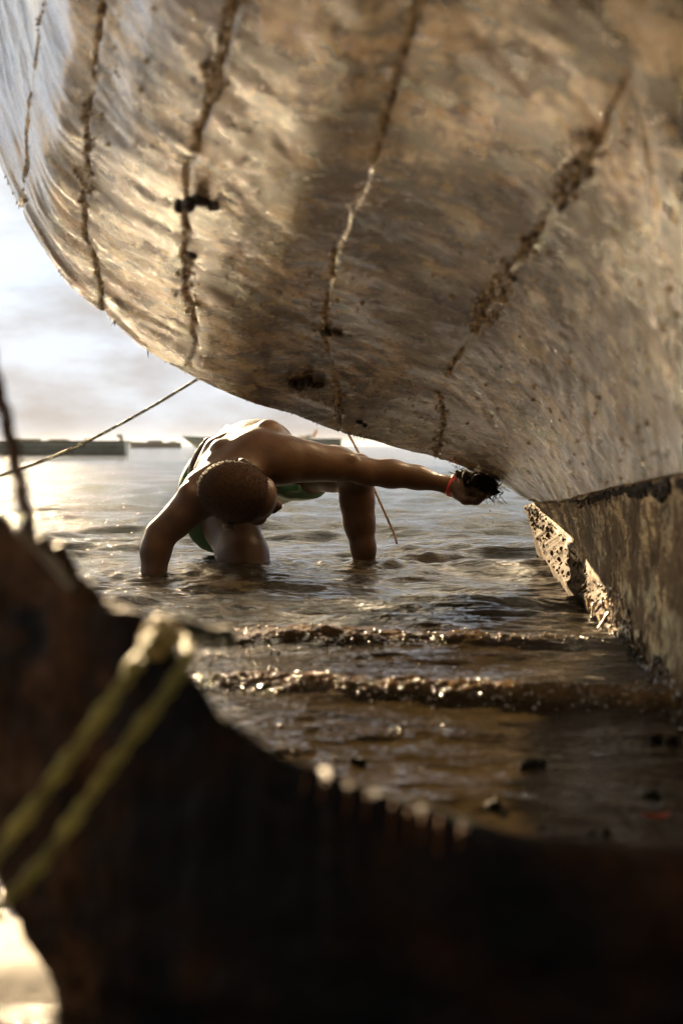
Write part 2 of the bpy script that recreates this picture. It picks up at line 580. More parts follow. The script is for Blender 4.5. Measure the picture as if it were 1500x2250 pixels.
# ------------------------------------------------------------------ the big hull overhead
sil_px = [(-150, -500, 2.45), (-110, -100, 2.6), (-50, 170, 2.72), (0, 360, 2.8), (60, 492, 2.86), (150, 622, 2.93), (250, 706, 3.0),
          (330, 770, 3.05), (440, 830, 3.1), (520, 864, 3.17), (640, 905, 3.3), (760, 948, 3.45),
          (870, 980, 3.62), (975, 1010, 3.8), (1050, 1040, 3.95), (1100, 1065, 4.05), (1150, 1097, 4.15)]
SIL = np.array([P(*q) for q in sil_px])
su = np.concatenate([[0], np.cumsum(np.linalg.norm(np.diff(SIL, axis=0), axis=1))])
key = [1, 3, 6, 8, 11, 13, 16]
inner = [
    [(-100, -250, 2.3), (-80, -330, 2.0), (-50, -430, 1.7), (0, -560, 1.4), (50, -800, 1.15), (100, -1300, .9)],
    [(25, 200, 2.42), (55, 20, 2.08), (80, -180, 1.75), (110, -420, 1.42), (180, -750, 1.15), (300, -1300, .9)],
    [(205, 520, 2.55), (213, 300, 2.08), (238, 60, 1.74), (270, -200, 1.46), (330, -600, 1.2), (500, -1150, .95)],
    [(422, 640, 2.52), (428, 430, 1.98), (480, 220, 1.63), (545, 20, 1.40), (680, -350, 1.12), (900, -950, .92)],
    [(725, 750, 2.80), (745, 590, 2.22), (820, 390, 1.74), (900, 130, 1.38), (1000, -230, 1.12), (1200, -800, .92)],
    [(985, 860, 3.05), (1075, 690, 2.35), (1190, 510, 1.76), (1310, 330, 1.40), (1500, 40, 1.14), (1900, -450, .92)],
    [(1200, 1100, 3.75), (1260, 1091, 3.2), (1335, 1070, 2.65), (1420, 1052, 2.1), (1530, 1035, 1.65), (2000, 1000, 1.05)],
]
ROWS = 420
offs = []
for kI, col_ in zip(key, inner):
    s0 = SIL[kI]
    pts = [s0] + [P(*q) for q in col_]
    offs.append(cr_spline(pts, ROWS) - s0)
offs = np.array(offs)                      # key x rows x 3
ku = su[key]
NCOL = 620
U = np.linspace(0, su[-1], NCOL)
Sfine = cr_spline(SIL, 3000)
sf_u = np.interp(np.linspace(0, len(SIL) - 1, 3000), np.arange(len(SIL)), su)
Srow = np.stack([np.interp(U, sf_u, Sfine[:, k]) for k in range(3)], 1)
def cubic_interp(xk, yk, x):
    """cubic Hermite with finite-difference slopes"""
    d = np.gradient(yk, xk, axis=0)
    x = np.clip(x, xk[0], xk[-1])
    i = np.clip(np.searchsorted(xk, x) - 1, 0, len(xk) - 2)
    h = xk[i + 1] - xk[i]
    t = ((x - xk[i]) / h)
    sh = (len(x),) + (1,) * (yk.ndim - 1)
    t = t.reshape(sh); h = h.reshape(sh)
    return ((2 * t ** 3 - 3 * t ** 2 + 1) * yk[i] + (t ** 3 - 2 * t ** 2 + t) * h * d[i]
            + (-2 * t ** 3 + 3 * t ** 2) * yk[i + 1] + (t ** 3 - t ** 2) * h * d[i + 1])
OFF = cubic_interp(ku, offs, U)            # col x rows x 3
hull = Srow[:, None, :] + OFF              # col x row x 3
# hidden side: rolls up and away beyond the turn of the bilge
back = []
for dy, dz in ((2.0 * .3, 1.7), (.60, 1.2), (.50, .75), (.36, .38), (.22, .16), (.10, .045), (.045, .014)):
    back.append(Srow + np.array([0, dy, dz]) + np.array([.0, 0, 0]))
back = np.array(back).transpose(1, 0, 2)
k_ = np.clip((U - su[11]) / (su[16] - su[11]), 0, 1)[:, None, None]
back[:, :, 0:1] += k_[:, :, 0:1] * .0
backd = np.array([cr_spline(np.vstack([b, s[None]]), 60)[:-1] for b, s in zip(back, Srow)])
full = np.concatenate([backd, hull], axis=1)
# two low swells shaped into the bottom to catch the glare off the water
ENV = np.clip((np.arange(full.shape[1]) - backd.shape[1] - 20) / 130., 0, 1); ENV = ENV * ENV * (3 - 2 * ENV)
SW1 = .012 * np.exp(-((U - (su[8] + .30)) / .15) ** 2) + .022 * np.exp(-((U - (su[13] + .02)) / .22) ** 2)
full[:, :, 2] -= SW1[:, None] * ENV[None, :]
# surface relief: plank steps, gouges, scale
vlen = np.concatenate([[0], np.cumsum(np.linalg.norm(np.diff(full[NCOL // 2], axis=0), axis=1))])
dU = np.gradient(full, axis=0); dV = np.gradient(full, axis=1)
Nn = np.cross(dU, dV); Nn /= np.linalg.norm(Nn, axis=2, keepdims=True) + 1e-9
if (Nn[NCOL // 2, 300] @ (np.array([0, 0, H]) - full[NCOL // 2, 300])) < 0:
    Nn = -Nn
UU = np.repeat(U[:, None], full.shape[1], 1)
VV = np.repeat(vlen[None, :], NCOL, 0)
pp = np.stack([UU * 1.2 - VV * .2, VV * 3.2 + UU * .35, 0 * UU], -1)
relief = .0030 * fbm(pp, 4, 3, 81) + .0009 * fbm(full, 30, 3, 85) + .006 * fbm(full, 4.0, 2, 88)
# seams between planks: slight wandering grooves
seam_u = [su[3] * .72 + su[6] * .28, su[6] - .02, su[8] - .01, su[11] - .01, su[13] - .02]
wander = .022 * vnoise(np.stack([VV * 3, 0 * VV, 0 * VV], -1), 1, 91) + .007 * vnoise(np.stack([VV * 17, 0 * VV, 0 * VV], -1), 1, 94)
for s_ in seam_u:
    g = (UU - s_ - wander - .004 * vnoise(full, 30, 92))
    relief -= .009 * np.clip(.75 + 1.1 * vnoise(np.stack([VV * 9, UU * 0 + s_ * 5, 0 * VV], -1), 1, 93), 0, 1) * np.exp(-(g / .006) ** 2)
fullN = full + Nn * relief[..., None]
ncr = full.shape[1]
Vh = fullN.reshape(-1, 3)
Fh = grid_faces(NCOL, ncr)
hroot = empty('wooden_boat_hull', (0.55, 3.0, 0))
tag(hroot, 'huge weathered pale wooden hull arching overhead, its keel standing in the shallow water', 'boat')
mh = mat_hull()
def add_uv(o, uvs):
    me = o.data
    l = me.uv_layers.new(name='UVMap')
    vi = np.zeros(len(me.loops), dtype=np.int32)
    me.loops.foreach_get('vertex_index', vi)
    l.data.foreach_set('uv', uvs[vi].astype(np.float32).ravel())
planks = link('hull_planking', Vh, Fh, mh, hroot)
add_uv(planks, np.stack([UU, VV], -1).reshape(-1, 2))

# topsides and deck closing the hull
top_back = full[:, 0]; top_front = full[:, -1]
deck_z = 2.1
rows_t = [top_front, top_front + np.array([.25, -.05, .35]), np.stack([top_front[:, 0] + .4, top_front[:, 1] - .1, np.full(NCOL, deck_z)], 1),
          np.stack([top_back[:, 0] + .1, top_back[:, 1], np.full(NCOL, deck_z + .02)], 1), top_back]
tv = np.array(rows_t).transpose(1, 0, 2)[::12]
td = link('deck', tv.reshape(-1, 3), grid_faces(len(tv), 5), mat_plain('grey_deck_boards', (.2, .16, .11), .7), hroot)

# keel timber standing in the water
cre = np.array([P(1150, 1095, 4.17), P(1200, 1099, 3.75), P(1260, 1090, 3.2), P(1335, 1069, 2.65), P(1420, 1051, 2.1), P(1530, 1034, 1.65), P(2000, 998, 1.05)])
e1 = np.array([P(1163, 1108, 4.17), P(1232, 1180, 3.75), P(1300, 1285, 3.2), P(1365, 1352, 2.65), P(1440, 1488, 2.1), P(1505, 1610, 1.70), P(1700, 2050, 1.05)])
NK = 520
c_s = cr_spline(cre, NK); e_s = cr_spline(e1, NK)
e2 = np.array([P(1150, 1112, 4.24), P(1190, 1212, 4.05), P(1252, 1290, 3.42), P(1318, 1362, 2.85), P(1425, 1500, 2.14), P(1500, 1630, 1.66), P(1700, 2100, 1.02)])
f_s = cr_spline(e2, NK)
prof = []
RK = 90
tt = np.linspace(0, 1, RK)
for j in range(NK):
    c0 = c_s[j] + np.array([.05, .0, .03])
    cj = c_s[j] + np.array([.012, 0, -.004])
    a = cj * (1 - tt[:, None]) + e_s[j] * tt[:, None]
    bow_ = np.sin(tt * math.pi)[:, None] * np.array([.012, 0, 0])
    side = a + bow_
    under = e_s[j] * (1 - np.linspace(.06, 1, 22)[:, None]) + f_s[j] * np.linspace(.06, 1, 22)[:, None]
    below = np.array([f_s[j] + np.array([.02, 0, -.06]), f_s[j] + np.array([.05, 0, -.2])])
    inner_ = np.array([f_s[j] + np.array([.16, 0, -.2]), c0 + np.array([.12, 0, .0])])
    prof.append(np.vstack([c0, side, under, below, inner_]))
prof = np.array(prof)
pk = prof.copy()
dU = np.gradient(prof, axis=0); dV = np.gradient(prof, axis=1)
Nk = np.cross(dU, dV); Nk /= np.linalg.norm(Nk, axis=2, keepdims=True) + 1e-9
if Nk[200, 40, 0] > 0: Nk = -Nk
sl = np.concatenate([[0], np.cumsum(np.linalg.norm(np.diff(c_s, axis=0), axis=1))])
UK = np.repeat(sl[:, None], prof.shape[1], 1)
VK = np.repeat(np.linspace(0, .45, prof.shape[1])[None], NK, 0)
q = np.stack([UK * 1.0, VK * 3, 0 * UK], -1)
rel = .005 * fbm(q, 5, 4, 101) + .0022 * fbm(prof, 30, 3, 104)
q2 = np.stack([UK * 22, VK * 3, 0 * UK], -1)
wlow = np.clip((np.arange(prof.shape[1]) - 60) / 30, 0, 1)[None]
rel += wlow * .0022 * fbm(q2, 1, 3, 107)
pk = prof + Nk * rel[..., None]
mk = mat_hull(True)
KS = 92
keel = link('keel_timber', pk[:, :KS].reshape(-1, 3), grid_faces(NK, KS), mk, hroot)
add_uv(keel, np.stack([UK, VK], -1)[:, :KS].reshape(-1, 2))
shoe_m = M('golden_wet_timber')
sv = shoe_m.coord('Object', (1, .35, 1))
sc_ = shoe_m.ramp(shoe_m.noise(sv, 45, 5, .65), [(.3, (.012, .007, .003)), (.5, (.05, .030, .012)), (.7, (.11, .072, .034))])
shoe_m.set(col=sc_, rough=.85, spec=.06, normal=shoe_m.bump(shoe_m.noise(sv, 70, 5, .65), .6, .006))
shoe = link('keel_shoe', pk[:, KS - 1:].reshape(-1, 3), grid_faces(NK, prof.shape[1] - KS + 1), shoe_m.m, hroot)
bmat_early = mat_plain('golden_crust', (.10, .066, .032), .85, var=.6, scale=60)
cs, rs = [], []
for _ in range(320):
    j = rng.randint(5, int(NK * .62)); k2 = rng.randint(KS - 4, KS + 20)
    cs.append(pk[j, k2] + rng.normal(0, .0015, 3)); rs.append(.0015 + .006 * rng.rand() ** 2.5)
v, f = lumps(cs, rs, seed=61)
o = link('shoe_crust', v, f, bmat_early, hroot); o['kind'] = 'stuff'
shoe['label'] = 'sunlit golden lower edge of the keel standing in the water'
keel['label'] = 'rough keel timber dropping from the hull into the water'

# dark open seam between hull and keel with torn edge
drk = mat_dark('rotten_dark_wood', [(.3, (.006, .004, .003)), (.7, (.03, .019, .011))], 40, .6)
# rotted rags hanging from the lower edge of the keel
cs, rs = [], []
for _ in range(1300):
    j = rng.randint(8, NK - 60)
    nz_ = vnoise(np.array([j * .045, 3., 0.]))
    if nz_ < -.35 + .3 * rng.rand(): continue
    near_ = np.clip((4.3 - pk[j, 2, 1]) / 2.3, .12, 1)
    d = nrm(prof[j, 30] - prof[j, 2])
    rad = (.0015 + .0055 * rng.rand() ** 2) * near_
    cs.append(pk[j, 2] + d * (abs(rng.normal(0, .006)) + max(0, nz_ - .1) * .05 * rng.rand() ** 2) * near_ + Nk[j, 4] * rad * .3); rs.append(rad)
for _ in range(420):       # dark crack along the lower edge, far half
    j = rng.randint(5, int(NK * .48))
    near_ = np.clip((4.3 - pk[j, 2, 1]) / 2.3, .15, 1)
    if vnoise(np.array([j * .07, 9., 0.])) < -.2: continue
    rad = (.0012 + .004 * rng.rand() ** 2) * (near_ + .25)
    cs.append(pk[j, 84] + rng.normal(0, .002, 3)); rs.append(rad)
v, f = lumps(cs, rs, seed=41)
o = link('rotten_seam', v, f, drk, hroot); o['kind'] = 'stuff'

bmat = mat_barnacle()
def seam_cluster(s_, v0, v1, n, size, seed):
    """barnacles grown along one plank seam (v in rows of the visible face)"""
    r = np.random.RandomState(seed)
    cs, rs = [], []
    for _ in range(n):
        v = int(backd.shape[1] + np.clip(v0 + (v1 - v0) * r.rand(), 0, 1) * (ROWS - 1))
        u_ = s_ + wander[0, v] + r.normal(0, max(.002, .007 + .012 * vnoise(np.array([v * .05, s_ * 9, 0]))))
        ci = int(np.clip(u_ / su[-1] * (NCOL - 1), 0, NCOL - 1))
        if vnoise(np.array([v * .045, s_ * 7, 4.])) < -.28: continue
        rad = size * r.uniform(.3, 1.0) ** 2.2
        cs.append(fullN[ci, v] + Nn[ci, v] * rad * .25 + np.array([r.normal(0, .001)] * 3)); rs.append(rad)
    return lumps(cs, rs, seed=seed)
seam_specs = [(seam_u[0], 0.02, .8, 160, .0035), (seam_u[1], .02, .9, 700, .0048), (seam_u[2], .02, .9, 950, .0060),
              (seam_u[3], .0, .9, 900, .0055), (seam_u[4], .0, .95, 1100, .0058)]
for i, (s_, a, b, n, sz) in enumerate(seam_specs):
    v, f = seam_cluster(s_, a, b, n, sz, 200 + i)
    o = link('barnacle_seam', v, f, bmat, hroot); o['kind'] = 'stuff'
# scattered barnacles on the faces
cs, rs = [], []
for _ in range(2600):
    v = backd.shape[1] + int((ROWS - 1) * rng.rand() * .96); c = int((NCOL - 1) * rng.rand())
    if vnoise(fullN[c, v], 3.0, 7) < -.1 + .3 * rng.rand(): continue
    if U[c] < su[6]: continue
    rad = .0014 + .0032 * rng.rand() ** 3
    cs.append(fullN[c, v]); rs.append(rad)
v, f = lumps(cs, rs, seed=5)
o = link('scattered_barnacles', v, f, bmat, hroot); o['kind'] = 'stuff'
# dark knots / plugs
def at_px(px, py, zone=fullN):
    q = zone[:, backd.shape[1]:]
    sxp = CX + q[..., 0] / q[..., 1] * FPX; syp = HY - (q[..., 2] - H) / q[..., 1] * FPX
    k = np.argmin((sxp - px) ** 2 + (syp - py) ** 2)
    i, j = divmod(k, q.shape[1])
    return q[i, j], Nn[i, j + backd.shape[1]]
for (px, py, sx_, n) in ((455, 440, .022, 9), (712, 722, .017, 9), (655, 838, .02, 11), (418, 560, .012, 5), (790, 925, .012, 5), (1235, 445, .008, 3), (690, 845, .018, 6)):
    c, nn = at_px(px, py)
    cs = [c + rng.normal(0, sx_ * .55, 3) * np.array([1.2, .7, .5]) + nn * .002 for _ in range(n)]
    v, f = lumps(cs, [sx_ * rng.uniform(.35, .6) for _ in cs], seed=int(px), hi=True)
    link('dark_growth', v, f, drk, hroot)
# little splinters hanging off the turn of the bilge
vs, fs = [], []
for _ in range(110):
    c = int((NCOL - 1) * (.18 + .8 * rng.rand()))
    v = backd.shape[1] + rng.randint(-2, 3)
    p = fullN[c, v]; L = .003 + .007 * rng.rand() ** 2; wd = .0008 + .0012 * rng.rand()
    i0 = len(vs)
    d = np.array([rng.normal(0, .5), 0, -1]) * L
    vs += [p + np.array([-wd, 0, .002]), p + np.array([wd, 0, .002]), p + np.array([0, wd * 2, .002]), p + d]
    fs += [(i0, i0 + 1, i0 + 3), (i0 + 1, i0 + 2, i0 + 3), (i0 + 2, i0, i0 + 3)]
for px_, py_, d_, L in ((325, 768, 3.05, .020), (252, 712, 3.0, .006)):
    p = P(px_, py_, d_)
    i0 = len(vs)
    vs += [p + np.array([-.003, 0, .006]), p + np.array([.003, 0, .006]), p + np.array([0, .004, .006]), p + np.array([.001, 0, -L])]
    fs += [(i0, i0 + 1, i0 + 3), (i0 + 1, i0 + 2, i0 + 3), (i0 + 2, i0, i0 + 3)]
o = link('splinters', vs, fs, drk, hroot, smooth=False); o['kind'] = 'stuff'
# ragged strips dangling at the keel's foot
vs, fs = [], []
for i in range(150):
    j = int(NK * (.42 + .5 * rng.rand()))
    p = pk[j, 80 + rng.randint(30)]; L = .015 + .025 * rng.rand() ** 2; wd = .003 + .006 * rng.rand()
    i0 = len(vs); nseg = 5
    dx = rng.normal(0, .25)
    for s in range(nseg + 1):
        t = s / nseg
        c = p + np.array([dx * L * t - .006, -wd, .012 - L * t])
        ww = wd * (1 - t * .75) * (1 + .3 * rng.normal())
        vs += [c + np.array([-ww * .3, -ww, 0]), c + np.array([-ww * .5, ww, 0]), c + np.array([ww * .6, 0, 0])]
    for s in range(nseg):
        a = i0 + s * 3
        for k in range(3):
            b_ = a + (k + 1) % 3
            fs.append((a + k, b_, b_ + 3, a + k + 3))
o = link('rotted_strip', vs, fs, mh, hroot); o['kind'] = 'stuff'
add_uv(o, np.array(vs)[:, :2])

# ------------------------------------------------------------------ ropes
def tube(path, rad, nseg=8):
    path = np.asarray(path, float); n = len(path)
    tan = np.gradient(path, axis=0); tan /= np.linalg.norm(tan, axis=1, keepdims=True) + 1e-12
    up = np.array([0, 0, 1.0]) if abs(tan[0][2]) < .9 else np.array([1.0, 0, 0])
    fr = []
    a = nrm(np.cross(tan[0], up))
    for i in range(n):
        a = nrm(a - tan[i] * (a @ tan[i])); fr.append((a, np.cross(tan[i], a)))
    A = np.array([f[0] for f in fr]); B = np.array([f[1] for f in fr])
    th = np.linspace(0, 2 * math.pi, nseg, endpoint=False)
    rad = np.broadcast_to(rad, (n,))
    V = path[:, None] + rad[:, None, None] * (A[:, None] * np.cos(th)[None, :, None] + B[:, None] * np.sin(th)[None, :, None])
    return V.reshape(-1, 3), grid_faces(n, nseg, True), A, B

def rope_mesh(path, rad, pitch=9.0, fuzz=0.0, swell=0.0):
    """three twisted strands"""
    L = np.linalg.norm(np.diff(path, axis=0), axis=1).sum()
    n = int(max(20, min(2600, L / (rad * .7))))
    path = resample(path, n)
    _, _, A, B = tube(path, rad, 4)
    s = np.linspace(0, L, n)
    vs, fs, off = [], [], 0
    for k in range(3):
        ph = s / (rad * pitch) * 2 * math.pi + k * 2 * math.pi / 3
        c = path + (A * np.cos(ph)[:, None] + B * np.sin(ph)[:, None]) * rad * .72
        v, f, _, _ = tube(c, rad * .50 * (1 + swell * np.sin(s / (rad * 4.6) * math.pi)), 7)
        vs.append(v); fs.append(f + off); off += len(v)
    if fuzz:
        fv, ff = [], []
        for _ in range(int(L / rad * fuzz)):
            i = rng.randint(n - 1); th = rng.rand() * 6.283
            d = A[i] * math.cos(th) + B[i] * math.sin(th) + rng.normal(0, .4, 3)
            p = path[i] + d * rad * .8; w_ = rad * .05
            i0 = off + len(fv)
            fv += [p + rng.normal(0, w_, 3), p + rng.normal(0, w_, 3), p + nrm(d) * rad * rng.uniform(.4, 1.4)]
            ff.append((i0, i0 + 1, i0 + 2))
        V = np.vstack(vs + [np.array(fv)])
        return V, [tuple(x) for f in fs for x in f.tolist()] + ff
    return np.vstack(vs), np.vstack(fs)

green_rope = mat_rope('green_rope_fibre', (.05, .055, .018), (.12, .12, .04))
tan_rope = mat_rope('tan_rope_fibre', (.10, .06, .03), (.22, .14, .07))
yellow_rope = mat_rope('yellow_green_rope_fibre', (.17, .15, .03), (.38, .33, .085))
brown_rope = mat_rope('wet_brown_rope_fibre', (.045, .022, .010), (.10, .05, .024))

def mk_rope(name, pts, rad, mat, label, group=None, n=200, **k):
    v, f = rope_mesh(cr_spline(pts, n), rad, **k)
    o = link(name, v, f, mat)
    return tag(o, label, 'rope', group)

mk_rope('mooring_rope', [P(446, 826, 3.13), P(330, 896, 3.05), P(200, 966, 2.95), P(80, 1018, 2.85), P(-60, 1062, 2.75), P(-300, 1110, 2.6)],
        .0030, green_rope, 'thin green rope slanting from the big hull down to the left edge', n=300)
mk_rope('anchor_line', [P(758, 940, 4.35), P(790, 1000, 4.3), P(825, 1082, 4.24), P(862, 1165, 4.2), P(872, 1195, 4.18)],
        .0034, tan_rope, 'short brown rope from the hull into the water behind the elbow')

# ------------------------------------------------------------------ dark hull in the foreground
rim_px = [(-260, 900), (-120, 1045), (0, 1140), (80, 1200), (150, 1265), (205, 1312), (290, 1368), (350, 1420), (400, 1478), (440, 1535), (500, 1592), (570, 1645),
          (650, 1690), (760, 1718), (860, 1765), (1000, 1812), (1120, 1848), (1250, 1868), (1400, 1878), (1500, 1876), (1650, 1870), (1900, 1850), (2300, 1790)]
rim_d = [1.0, .97, .94, .92, .90, .89, .87, .86, .85, .84, .83, .82, .81, .80, .80, .79, .79, .79, .79, .80, .80, .81, .84]
RIM = np.array([P(a, b, d) for (a, b), d in zip(rim_px, rim_d)])
NR = 700
rim = cr_spline(RIM, NR)
tR = np.linspace(0, 1, NR)
rx = CX + rim[:, 0] / rim[:, 1] * FPX
# lower edge of the near side: stem rises to the left, rest sits in the sand
bl = np.interp(rx, [-300, -100, 0, 40, 90, 130, 200, 3000], [.20, .12, .058, .046, .018, -.005, -.03, -.05])
sec = []
for j in range(NR):
    p = rim[j]; zb = bl[j]; hgt = p[2] - zb
    d0 = p[1]
    pts = [p + np.array([0, .030, -.004]), p + np.array([0, .020, .0015]), p + np.array([0, .008, .001]), p + np.array([0, -.002, -.003]), p + np.array([0, -.006, -.010])]
    for t in (.12, .25, .4, .55, .7, .85, .95):
        pts.append(np.array([p[0], d0 - .008 - .035 * math.sin(t * 1.9) + .02 * t, p[2] - hgt * t]))
    pts.append(np.array([p[0], d0 + .02, zb]))
    pts.append(np.array([p[0] + .01, d0 + .05, zb + .01]))
    pts.append(np.array([p[0], d0 + .055, p[2] - hgt * .5]))
    pts.append(np.array([p[0], d0 + .042, p[2] - .02]))
    pts.append(pts[0].copy())
    sec.append(cr_spline(pts, 110))
sec = np.array(sec)
dU = np.gradient(sec, axis=0); dV = np.gradient(sec, axis=1)
Ns = np.cross(dU, dV); Ns /= np.linalg.norm(Ns, axis=2, keepdims=True) + 1e-9
if Ns[300, 50, 1] > 0: Ns = -Ns
relS = .003 * fbm(sec * np.array([1, 1, 4]), 12, 4, 121) + .0016 * fbm(sec, 60, 3, 125)
# bark-like nicks along the rim between the middle and the right
xr = rx[:, None]
nick = np.exp(-((xr - 830) / 190) ** 2) * (vnoise(np.stack([rx * .035, 0 * rx, 0 * rx], -1), 1, 131)[:, None])
rimw = np.exp(-((np.arange(110)[None] - 22) / 18.) ** 2)
relS = relS + nick * rimw * .009
sec2 = sec + Ns * relS[..., None]
db = empty('dark_boat_hull', (0.0, .85, 0))
tag(db, 'dark rusty-brown boat hull in shadow filling the foreground, ropes tied over its rim', 'boat')
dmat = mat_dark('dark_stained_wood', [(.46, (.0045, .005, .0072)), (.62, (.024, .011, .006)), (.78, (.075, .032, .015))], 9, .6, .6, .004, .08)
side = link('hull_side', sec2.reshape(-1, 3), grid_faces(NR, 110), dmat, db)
# worn lashing pegs that catch the light along the rim
pegm = mat_plain('worn_wood_pegs', (.11, .048, .018), .85)
for px_, py_, l_ in [(x_ + rng.uniform(-5, 5), 0, l__) for x_, l__ in ((672, .004), (705, .006), (766, .011), (808, .006), (862, .012), (892, .017), (926, .007), (968, .016), (1015, .004))]:
    j = int(np.argmin(abs(rx - px_)))
    base = sec2[j, 24]
    path = np.array([base + np.array([.001, .008, .006]), base + np.array([0, -.003, .004]), base + np.array([-.001, -.006, -l_ * .5]), base + np.array([-.002, -.007, -l_])])
    v, f, _, _ = tube(cr_spline(path, 14), np.array([.0016, .0022, .0026, .0028, .003, .003, .003, .003, .003, .003, .0028, .0024, .0018, .0008]) * .30, 8)
    link('lashing_peg', v, f, pegm, db)

# block of wood and pale strip on the rim at the left
cs = [P(128, 1232, .93), P(140, 1258, .92), P(112, 1216, .935), P(150, 1285, .915), P(100, 1205, .94)]
v, f = lumps(cs, [.0095, .010, .009, .008, .007], seed=3, hi=True)
ck = link('wood_cleat', v, f, dmat, db)
palem = mat_plain('pale_worn_strip', (.10, .075, .045), .6)
pth = cr_spline([P(40, 1168, .905), P(80, 1205, .90), P(130, 1262, .885), P(165, 1300, .872)], 40)
v, f, _, _ = tube(pth, .0032, 8)
v[:, 2] += 0.001
link('pale_strip', v, f, palem, db)

grp = 'yellow-green ropes hitched round the dark hull'
mk_rope('hitched_rope', [P(368, 1385, .90), P(348, 1392, .86), P(328, 1415, .815), P(290, 1472, .79), P(230, 1560, .775), P(120, 1710, .765), P(0, 1868, .755), P(-140, 2040, .75)],
        .0037, yellow_rope, 'upper yellow-green rope running down the dark hull from its hitch', grp, pitch=12, fuzz=1, swell=.42)
mk_rope('hitched_rope', [P(400, 1400, .90), P(415, 1432, .86), P(405, 1462, .815), P(372, 1515, .79), P(300, 1610, .78), P(190, 1760, .77), P(90, 1900, .76), P(0, 1990, .755), P(-140, 2130, .75)],
        .0035, yellow_rope, 'lower yellow-green rope running down the dark hull from its hitch', grp, pitch=12, fuzz=1, swell=.42)
kp = [P(300 + 60 * math.cos(t), 1420, .86) for t in (0,)]
pts = []
for i in range(26):
    t = i / 25 * 5 * math.pi
    c = P(332 + 40 * i / 25, 1388 + 30 * i / 25, .845)
    pts.append(c + np.array([.006 * math.cos(t), .011 * math.sin(t), .006 * math.sin(t + .9)]))
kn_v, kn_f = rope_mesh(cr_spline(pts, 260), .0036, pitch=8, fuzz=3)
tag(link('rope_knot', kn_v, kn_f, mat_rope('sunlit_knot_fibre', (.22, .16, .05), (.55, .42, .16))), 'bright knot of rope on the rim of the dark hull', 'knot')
mk_rope('rope_end', [P(352, 1384, .90), P(392, 1380, .93), P(430, 1394, .96), P(470, 1402, .98), P(506, 1402, 1.0)],
        .0065, mat_rope('dark_green_rope_fibre', (.008, .010, .003), (.022, .026, .007)), 'dark green loose rope end sticking out right from the knot')
mk_rope('standing_rope', [P(-60, 620, .99), P(-20, 790, .98), P(10, 905, .97), P(40, 1040, .96), P(66, 1160, .95), P(76, 1200, .935)],
        .0045, brown_rope, 'brown blurred rope rising from the dark hull at the left edge', pitch=16, fuzz=1)

# ------------------------------------------------------------------ seaweed scraps and pebbles in the shallows
weedm = mat_dark('wet_seaweed', [(.3, (.003, .002, .0015)), (.7, (.010, .007, .004))], 60, .75, .6, .003, .04)
redm = mat_dark('red_leaf', [(.3, (.25, .03, .012)), (.7, (.42, .06, .02))], 40, .3, .4, .001, .5)
def px_on_water(px, py):
    d = H * FPX / (py - HY)
    return np.array([(px - CX) / FPX * d, d, 0.0])
clump_lbl = [
    (1150, 1686, .011, 9, 'larger dark scrap of seaweed lying in the shallows towards the keel'),
    (1092, 1776, .008, 5, 'round black scrap of weed in the shallow water below the largest scrap'),
    (790, 1680, .007, 5, 'small dark scrap of weed just behind the pegs of the dark hull'),
    (1200, 1738, .006, 4, 'dark wet scrap right of the round black one'),
    (1298, 1720, .004, 2, 'tiny dark scrap right of the larger seaweed scrap'),
    (850, 1652, .004, 2, 'tiny dark scrap in the shallows above the dark hull pegs'),
    (1190, 1828, .005, 3, 'low dark scrap next to the rim of the dark hull'),
    (1300, 1838, .007, 4, 'dark scrap of weed against the rim left of the red leaf'),
    (1450, 1640, .012, 6, 'dark scrap of weed in the shade below the keel'),
    (1430, 1755, .008, 5, 'dark scrap of weed above the red leaf'),
]
for (px_, py_, s_, n, lb) in clump_lbl:
    c = px_on_water(px_, py_)
    c[2] = .002
    cs = [c + rng.normal(0, s_ * .6, 3) * np.array([1.4, .9, .15]) for _ in range(n)]
    v, f = lumps(cs, [s_ * rng.uniform(.35, .7) for _ in cs], seed=int(px_), hi=True)
    tag(link('seaweed_scrap', v, f, weedm), lb, 'seaweed', 'dark scraps of seaweed in the shallows')
c = px_on_water(1440, 1815) + np.array([0, 0, .004])
gx_, gy_ = np.meshgrid(np.linspace(-1, 1, 14), np.linspace(-1, 1, 10))
wid = np.sqrt(np.clip(1 - gx_ ** 2, 0, 1))
lv = np.stack([gx_ * .013, gy_ * wid * .006, .004 * gx_ ** 2 + .003 * np.abs(gy_) + .002], -1).reshape(-1, 3)
lv = np.vstack([lv, lv - np.array([0, 0, .0006])])
lf = np.vstack([grid_faces(10, 14), grid_faces(10, 14)[:, ::-1] + 140])
tag(link('fallen_leaf', lv + c, lf, redm), 'small orange-red leaf at the right edge of the shallows', 'leaf')

# beads of foam along the breaker and glossy beads added on the water around it for sun glints
cs, rs = [], []
xs_ = rng.uniform(-.55, .62, 1100)
ys_ = 1.965 - .36 * xs_ + .05 * vnoise(np.stack([xs_, 0 * xs_, 0 * xs_], -1), 1.6, 11) + rng.normal(-.004, .022, 1100)
keep_ = vnoise(np.stack([xs_ * 9, 0 * xs_, 0 * xs_], -1), 1, 301) > -.35 - .0
xs_, ys_ = xs_[keep_], ys_[keep_]
xs2 = rng.uniform(-.5, .45, 420)
ys2 = 2.43 + .06 * xs2 + .05 * vnoise(np.stack([xs2, 0 * xs2, 0 * xs2], -1), 1.6, 23) + rng.normal(0, .022, 420)
xs_ = np.concatenate([xs_, xs2]); ys_ = np.concatenate([ys_, ys2])
xe = rng.uniform(-.5, .35, 900); ye = rng.uniform(1.3, 2.6, 900)
kk = vnoise(np.stack([xe * 6, ye * 9, 0 * xe], -1), 1, 302) + rng.rand(900) * .5 - (xe + .1) * 1.5 > .35
